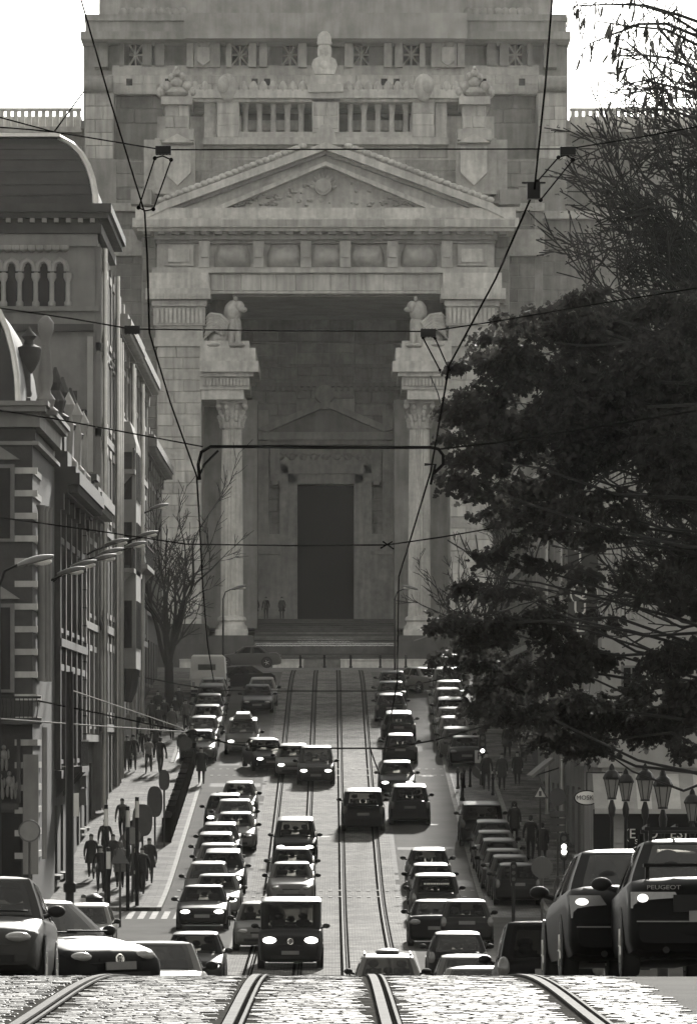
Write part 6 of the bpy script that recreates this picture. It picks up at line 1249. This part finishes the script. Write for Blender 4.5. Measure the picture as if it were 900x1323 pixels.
# ================================================================== trees
BARK = mat('dark_bark', .016, .9, .3, 6, bump=.5, bscale=30); LEAF = mat('maple_leaf', .022, .6, .4, 1.5, spec=.12); LEAF2 = mat('dry_leaf', .028, .6, .3, 2, spec=.12)
for m_ in (LEAF, LEAF2):                            # thin leaves let some sun through
    n_ = m_.node_tree.nodes; l_ = m_.node_tree.links; tb_ = n_.new('ShaderNodeBsdfTranslucent'); tb_.inputs[0].default_value = g(.05); mx_ = n_.new('ShaderNodeMixShader'); mx_.inputs[0].default_value = .35
    l_.new(n_['Principled BSDF'].outputs[0], mx_.inputs[1]); l_.new(tb_.outputs[0], mx_.inputs[2]); l_.new(mx_.outputs[0], n_['Material Output'].inputs['Surface'])
def grow(mb, p, d, length, r, depth, rr, P_, tips, lvl=0):
    n = max(2, int(length / P_['seg'])); pts = [Vector(p)]; rad = [r]; dd = Vector(d).normalized()
    for i in range(n):
        j = Vector((rr.gauss(0, 1), rr.gauss(0, 1), rr.gauss(0, 1))) * P_['wob']
        dd = (dd + j + Vector((0, 0, P_['up'] * (1 if lvl else .3)))).normalized(); pts.append(pts[-1] + dd * (length / n)); rad.append(r * (1 - .75 * (i + 1) / n) + P_['rmin'])
    mb.tube(pts, rad, 5 if r > .03 else 3, cap=False)
    if depth == 0: tips.append((pts[-1], dd)); tips.append((pts[len(pts)//2], dd)); return
    k = P_['kids'][min(lvl, len(P_['kids']) - 1)]
    for i in range(k):
        t = rr.uniform(P_['from'][min(lvl, len(P_['from'])-1)], 1.0); f = t * n; a = int(min(f, n - 1)); base = pts[a].lerp(pts[a+1], f - a)
        q = dd.orthogonal().normalized(); q.rotate(Matrix.Rotation(rr.uniform(0, 2*math.pi), 3, dd)); ang = P_['ang'] * rr.uniform(.6, 1.3)
        nd = (dd * math.cos(ang) + q * math.sin(ang)).normalized()
        if 'flat' in P_: nd.y *= P_['flat']; nd.normalize()
        grow(mb, base, nd, length * P_['sc'] * rr.uniform(.7, 1.15), max(P_['rmin'], rad[a] * P_['rs']), depth - 1, rr, P_, tips, lvl + 1)
def leaf_mesh(name, centers, dirs, size, mt, rr, shape='maple', parent=None):
    n = len(centers)
    if shape == 'maple':
        tpl = np.array([(0, 0, 0), (.28, .05, .05), (.5, .38, -.06), (.24, .46, .03), (.30, .78, -.05), (0, 1.0, -.12), (-.30, .78, -.05), (-.24, .46, .03), (-.5, .38, -.06), (-.28, .05, .05)]); fc = [(0, 1, 2, 3), (0, 3, 4, 5), (0, 5, 6, 7), (0, 7, 8, 9)]
    else:
        tpl = np.array([(0, 0, 0), (.10, .3, .03), (.09, .7, .02), (0, 1, -.08), (-.09, .7, .02), (-.10, .3, .03)]); fc = [(0, 1, 2, 3), (0, 3, 4, 5)]
    rs = np.random.RandomState(rr.randint(0, 9999)); C = np.array(centers, float); D = np.array(dirs, float)
    D /= np.linalg.norm(D, axis=1)[:, None] + 1e-9; Nn = rs.normal(size=(n, 3)); Nn -= (Nn * D).sum(1)[:, None] * D; Nn /= np.linalg.norm(Nn, axis=1)[:, None] + 1e-9; S = np.cross(D, Nn)
    sz = size * rs.uniform(.6, 1.25, n)
    V = C[:, None, :] + sz[:, None, None] * (tpl[None, :, 0:1] * S[:, None, :] + tpl[None, :, 1:2] * D[:, None, :] + tpl[None, :, 2:3] * Nn[:, None, :])
    k = len(tpl); V = V.reshape(-1, 3); base = (np.arange(n) * k)[:, None, None]; Fq = (np.array(fc)[None] + base).reshape(-1, 4)
    me = bpy.data.meshes.new(name); me.vertices.add(len(V)); me.vertices.foreach_set('co', V.ravel()); me.loops.add(Fq.size); me.loops.foreach_set('vertex_index', Fq.ravel().astype(np.int32)); me.polygons.add(len(Fq)); me.polygons.foreach_set('loop_start', np.arange(0, Fq.size, 4).astype(np.int32)); me.update(); me.validate(); me.materials.append(mt)
    return me
# --- leafless trees at the top of the street
def bare(x, Y, ytop, label, seed, spread=.55, r0=.2):
    base = Vector((PX(x, Y), Y, gz(Y))); H = PZ(ytop, Y) - base.z; t = thing('leafless_tree', label, 'tree', base, group='leafless street trees'); rr = random.Random(seed); mb = MB(); fk = H * .28
    mb.tube([(0, 0, -.1), (.03, 0, fk*.5), (0, 0, fk)], [r0*1.25, r0, r0*.9], 9); part('trunk', mb, BARK, t, 60); cr = MB(); tips = []
    PR = dict(seg=.45, wob=.09, up=.06, rmin=.013, kids=(5, 4, 4), ang=.62, sc=.52, rs=.55); PR['from'] = (.2, .2, .2)
    for i in range(7):
        a = 2*math.pi*i/7 + rr.uniform(-.3, .3); tilt = rr.uniform(.12, spread); grow(cr, (0, 0, fk*rr.uniform(.8, 1)), (math.cos(a)*tilt, math.sin(a)*tilt, 1), (H - fk)*rr.uniform(.6, .98), r0*.5, 3, rr, PR, tips)
    part('crown', cr, BARK, t, None); return t
bare(218, 296, 668, 'leafless upright tree on the left pavement beside the camper', 4, .5, .26); bare(618, 300, 690, 'leafless tree behind the dense crown on the right', 9, .6, .2)
# --- big maple on the right: trunk stands right of the picture, crown hangs over the street
YM = 104.0; mt_ = thing('maple_tree', 'large dark leafy tree hanging over the right side of the street', 'tree', (8.6, YM, gz(YM))); rr = random.Random(21)
def ml(v): return Vector(v) - mt_.location
trunk = [(8.6, YM, gz(YM) - .1), (8.55, YM, -1.0), (8.4, YM, 1.5), (8.3, YM, 4.0), (8.2, YM, 7.0), (8.0, YM, 10.0)]
part('trunk', MB().tube([ml(p) for p in trunk], [.42, .34, .30, .26, .2, .12], 10), BARK, mt_, 60)
CL = [(640, 470, 42), (690, 440, 45), (745, 425, 50), (805, 420, 55), (870, 430, 60), (615, 530, 40), (665, 520, 55), (725, 505, 60), (795, 500, 65), (870, 510, 65), (605, 590, 36), (650, 585, 52), (710, 580, 58), (775, 575, 60), (845, 570, 62), (895, 580, 50),
      (625, 640, 26), (668, 645, 46), (725, 638, 46), (780, 632, 30), (845, 640, 22), (890, 640, 40), (660, 688, 26), (758, 682, 36), (810, 668, 24), (890, 700, 44), (868, 742, 38), (895, 770, 50), (830, 745, 26),
      (615, 745, 30), (650, 760, 26), (590, 790, 26), (630, 810, 40), (690, 800, 34), (735, 828, 28), (775, 800, 24), (600, 850, 34), (650, 860, 46), (705, 855, 46), (765, 860, 40), (835, 885, 26), (890, 850, 50),
      (625, 900, 30), (675, 910, 44), (735, 915, 50), (790, 920, 42), (845, 925, 46), (895, 910, 46), (715, 950, 26), (765, 960, 32), (880, 965, 28), (700, 400, 26), (760, 385, 28), (840, 385, 34), (890, 380, 40), (690, 722, 24), (640, 712, 22), (748, 745, 24), (806, 738, 20), (690, 772, 26), (560, 800, 14), (575, 850, 18), (585, 610, 16), (590, 560, 18), (600, 470, 16), (620, 440, 18), (660, 410, 18)]
CL += [(940 + (i % 4) * 62 + (i * 37) % 25, 400 + (i // 4) * 125 + (i * 53) % 40, 50) for i in range(16)]     # the far half of the crown, right of the picture
lc = []; ld = []; br = MB()
for x, y, rp in CL:
    Yc = YM + rr.uniform(-3.2, 2.6); c0 = P(x, y, Yc); rad0 = rp / F * Yc
    zt = min(9.5, max(gz(YM) + 2.2, c0.z - 1.2 + rr.uniform(-.6, .6))); k = np.interp(zt, [q[2] for q in trunk], [q[0] for q in trunk]); s0 = Vector((k, YM, zt)); mid = s0.lerp(c0, .5) + Vector((rr.uniform(-.4, .4), rr.uniform(-.4, .4), rr.uniform(-.5, .6)))
    pts = [s0, s0.lerp(mid, .5) + Vector((rr.uniform(-.2, .2), 0, rr.uniform(-.2, .3))), mid, mid.lerp(c0, .55) + Vector((rr.uniform(-.15, .15), 0, rr.uniform(-.15, .15))), c0]
    br.tube([ml(q) for q in pts], [.045, .036, .028, .02, .010], 5, cap=False)
    nsub = max(3, int(rp / 8))
    for _s in range(nsub):                                # flat drooping sprays inside each clump
        u = Vector((rr.gauss(0, 1), rr.gauss(0, 1), rr.gauss(0, 1))).normalized(); c = c0 + u * rad0 * rr.uniform(.25, .95); rad = rad0 * rr.uniform(.38, .62); tilt = rr.uniform(-.45, .1)
        br.tube([ml(c0), ml(c0.lerp(c, .5) + Vector((0, 0, .05))), ml(c)], [.014, .010, .006], 3, cap=False)
        for _ in range(int(3 + 30 * rad * rad / (.3 * .3) * .55)):
            a_ = rr.uniform(0, 2*math.pi); d_ = rad * rr.random()**.5 * rr.uniform(.8, 1.25); q = c + Vector((math.cos(a_)*d_, math.sin(a_)*d_*1.2, rr.gauss(0, rad*.28) - abs(d_)*.25 + math.cos(a_)*d_*-tilt)); outd = Vector((math.cos(a_), math.sin(a_), -.3))
            e_ = q + outd * .16 + Vector((0, 0, -.06)); br.tube([ml(c.lerp(q, .5)), ml(q), ml(e_)], [.006, .005, .003], 3, cap=False)
            for j in range(rr.randint(6, 10)):
                pos = q.lerp(e_, rr.random()) + Vector((rr.gauss(0, .055), rr.gauss(0, .055), rr.gauss(0, .04))); lc.append(ml(pos)); ld.append(outd * .6 + Vector((rr.gauss(0, .45), rr.gauss(0, .45), -.35 + rr.gauss(0, .3))))
print('maple leaves', len(lc))
part('limbs', br, BARK, mt_, None)
o = obj('crown', leaf_mesh('crown', lc, ld, .125, LEAF, rr), mt_); o['kind'] = 'stuff'
# --- tall sparse tree above it
tt = thing('tall_tree', 'tall twiggy tree with few leaves rising against the sky', 'tree', (10.2, 112, gz(112))); rr = random.Random(33); tl = lambda v: Vector(v) - tt.location
part('trunk', MB().tube([tl(p) for p in ((10.2, 112, gz(112) - .1), (10.1, 112, 2), (9.9, 112, 7), (9.6, 112, 12), (9.3, 112, 18))], [.36, .3, .24, .16, .06], 9), BARK, tt, 60)
tw = MB(); tips = []; PR = dict(seg=.35, wob=.10, up=.045, rmin=.011, kids=(6, 5, 4, 3), ang=.6, sc=.52, rs=.5, flat=.8); PR['from'] = (.15, .15, .15)
for z, tx, tz, L in ((4.6, -1, .25, 4.6), (5.4, -1, .38, 4.9), (6.2, -1, .2, 4.3), (6.8, -1, .5, 5.2), (7.6, -1, .35, 4.6), (8.4, -1, .6, 5.0), (9.0, -1, .3, 4.2), (9.8, -1, .75, 4.6), (10.6, -1, .4, 4.0), (11.4, -1, .6, 3.8), (12.2, -1, .3, 3.4), (13, -1, .55, 3.2), (7.2, -.8, .9, 4.5), (9.4, -.7, 1.0, 4.2), (5.8, -1, .6, 5.4), (8.0, -1, .15, 3.6), (10.2, -1, .2, 3.6), (5.0, -1, .1, 4.0), (6.5, -1, .33, 4.6), (7.4, -1, .55, 4.4), (8.8, -1, .45, 4.6), (6.0, -.9, .8, 5.0), (4.2, -1, .4, 4.4), (11, -1, .1, 3.2), (12.6, -1, .45, 3.2), (9.2, -1, .55, 3.6), (10.0, -1, .3, 3.2), (10.8, -1, .5, 3.0), (11.6, -1, .35, 2.8), (12.0, -1, .15, 2.8), (13.2, -1, .3, 2.6), (13.6, -1, .1, 2.8), (14.2, -1, .3, 2.6), (14.8, -1, .1, 2.4), (8.6, -1, .75, 3.8), (7.8, -1, .7, 4.0)):
    grow(tw, tl((np.interp(z, [2, 7, 12, 18], [10.1, 9.9, 9.6, 9.3]), 112, z)), (tx, rr.uniform(-.35, .35), tz), L, .06, 3, rr, PR, tips)
part('limbs', tw, BARK, tt, None)
lc = []; ld = []
for p, d in tips:
    if rr.random() < .3:
        for _ in range(rr.randint(1, 5)): lc.append(p + Vector((rr.gauss(0, .06), rr.gauss(0, .06), rr.gauss(0, .06)))); ld.append(d + Vector((rr.gauss(0, .5), rr.gauss(0, .5), rr.gauss(0, .5) - .2)))
o = obj('crown', leaf_mesh('crown', lc, ld, .11, LEAF2, rr, 'long'), tt); o['kind'] = 'stuff'
# --- hanging pods of a third tree in the top corner
t3 = thing('pod_tree', 'thin branches with long hanging pods in the upper right corner', 'tree', (9.2, 86, gz(86))); rr = random.Random(8); t3l = lambda v: Vector(v) - t3.location
part('trunk', MB().tube([t3l(p) for p in ((9.2, 86, gz(86) - .1), (9.1, 86, 4), (8.8, 86, 9), (8.4, 86, 12.5), (7.6, 86, 14.6))], [.25, .22, .16, .09, .05], 8), BARK, t3, 60); tw = MB(); pc = []; pdr = []
for (x0, y0), (x1, y1) in (((900, 40), (795, 5)), ((905, 60), (770, 30)), ((900, 90), (790, 75)), ((880, 20), (740, 8)), ((900, 120), (800, 110)), ((860, 30), (760, 60)), ((905, -10), (700, 0)), ((890, 150), (815, 150))):
    a, b = P(x0, y0, 86), P(x1, y1, 86 + rr.uniform(-.8, .8)); st_ = Vector((8.4, 86, 12.0 + rr.uniform(-1, .5))); pts = [st_, a] + [a.lerp(b, t) + Vector((0, rr.gauss(0, .05), .12*math.sin(t*3) + rr.gauss(0, .03))) for t in (.33, .66, 1)]
    tw.tube([t3l(p) for p in pts], [.035, .028, .022, .017, .010], 5, cap=False)
    for i in range(12):
        t = rr.random(); q = a.lerp(b, t) + Vector((0, rr.gauss(0, .1), .12*math.sin(t*3))); e_ = q + Vector((rr.gauss(-.1, .15), rr.gauss(0, .12), rr.uniform(-.5, .05))); tw.tube([t3l(q), t3l(q.lerp(e_, .5) + Vector((0, 0, .05))), t3l(e_)], [.012, .010, .008], 4, cap=False)
        for j in range(rr.randint(1, 2)): pc.append(t3l(q.lerp(e_, rr.choice((.5, 1.0, 1.0))))); pdr.append(Vector((rr.gauss(-.1, .2), rr.gauss(0, .2), -1)))
part('limbs', tw, BARK, t3, None); o = obj('crown', leaf_mesh('crown', pc, pdr, .27, LEAF2, rr, 'long'), t3); o['kind'] = 'stuff'
# ================================================================== haze
hz = bpy.data.materials.new('haze'); hz.use_nodes = True; n = hz.node_tree.nodes; n.clear(); out = n.new('ShaderNodeOutputMaterial'); pv = n.new('ShaderNodeVolumePrincipled')
pv.inputs['Color'].default_value = (.95, .94, .89, 1); pv.inputs['Density'].default_value = HAZE_D; pv.inputs['Anisotropy'].default_value = .85; hz.node_tree.links.new(pv.outputs[0], out.inputs['Volume'])
struct('haze', MB().box(-400, 400, -90, 780, -8, 80), hz, None, 'stuff')
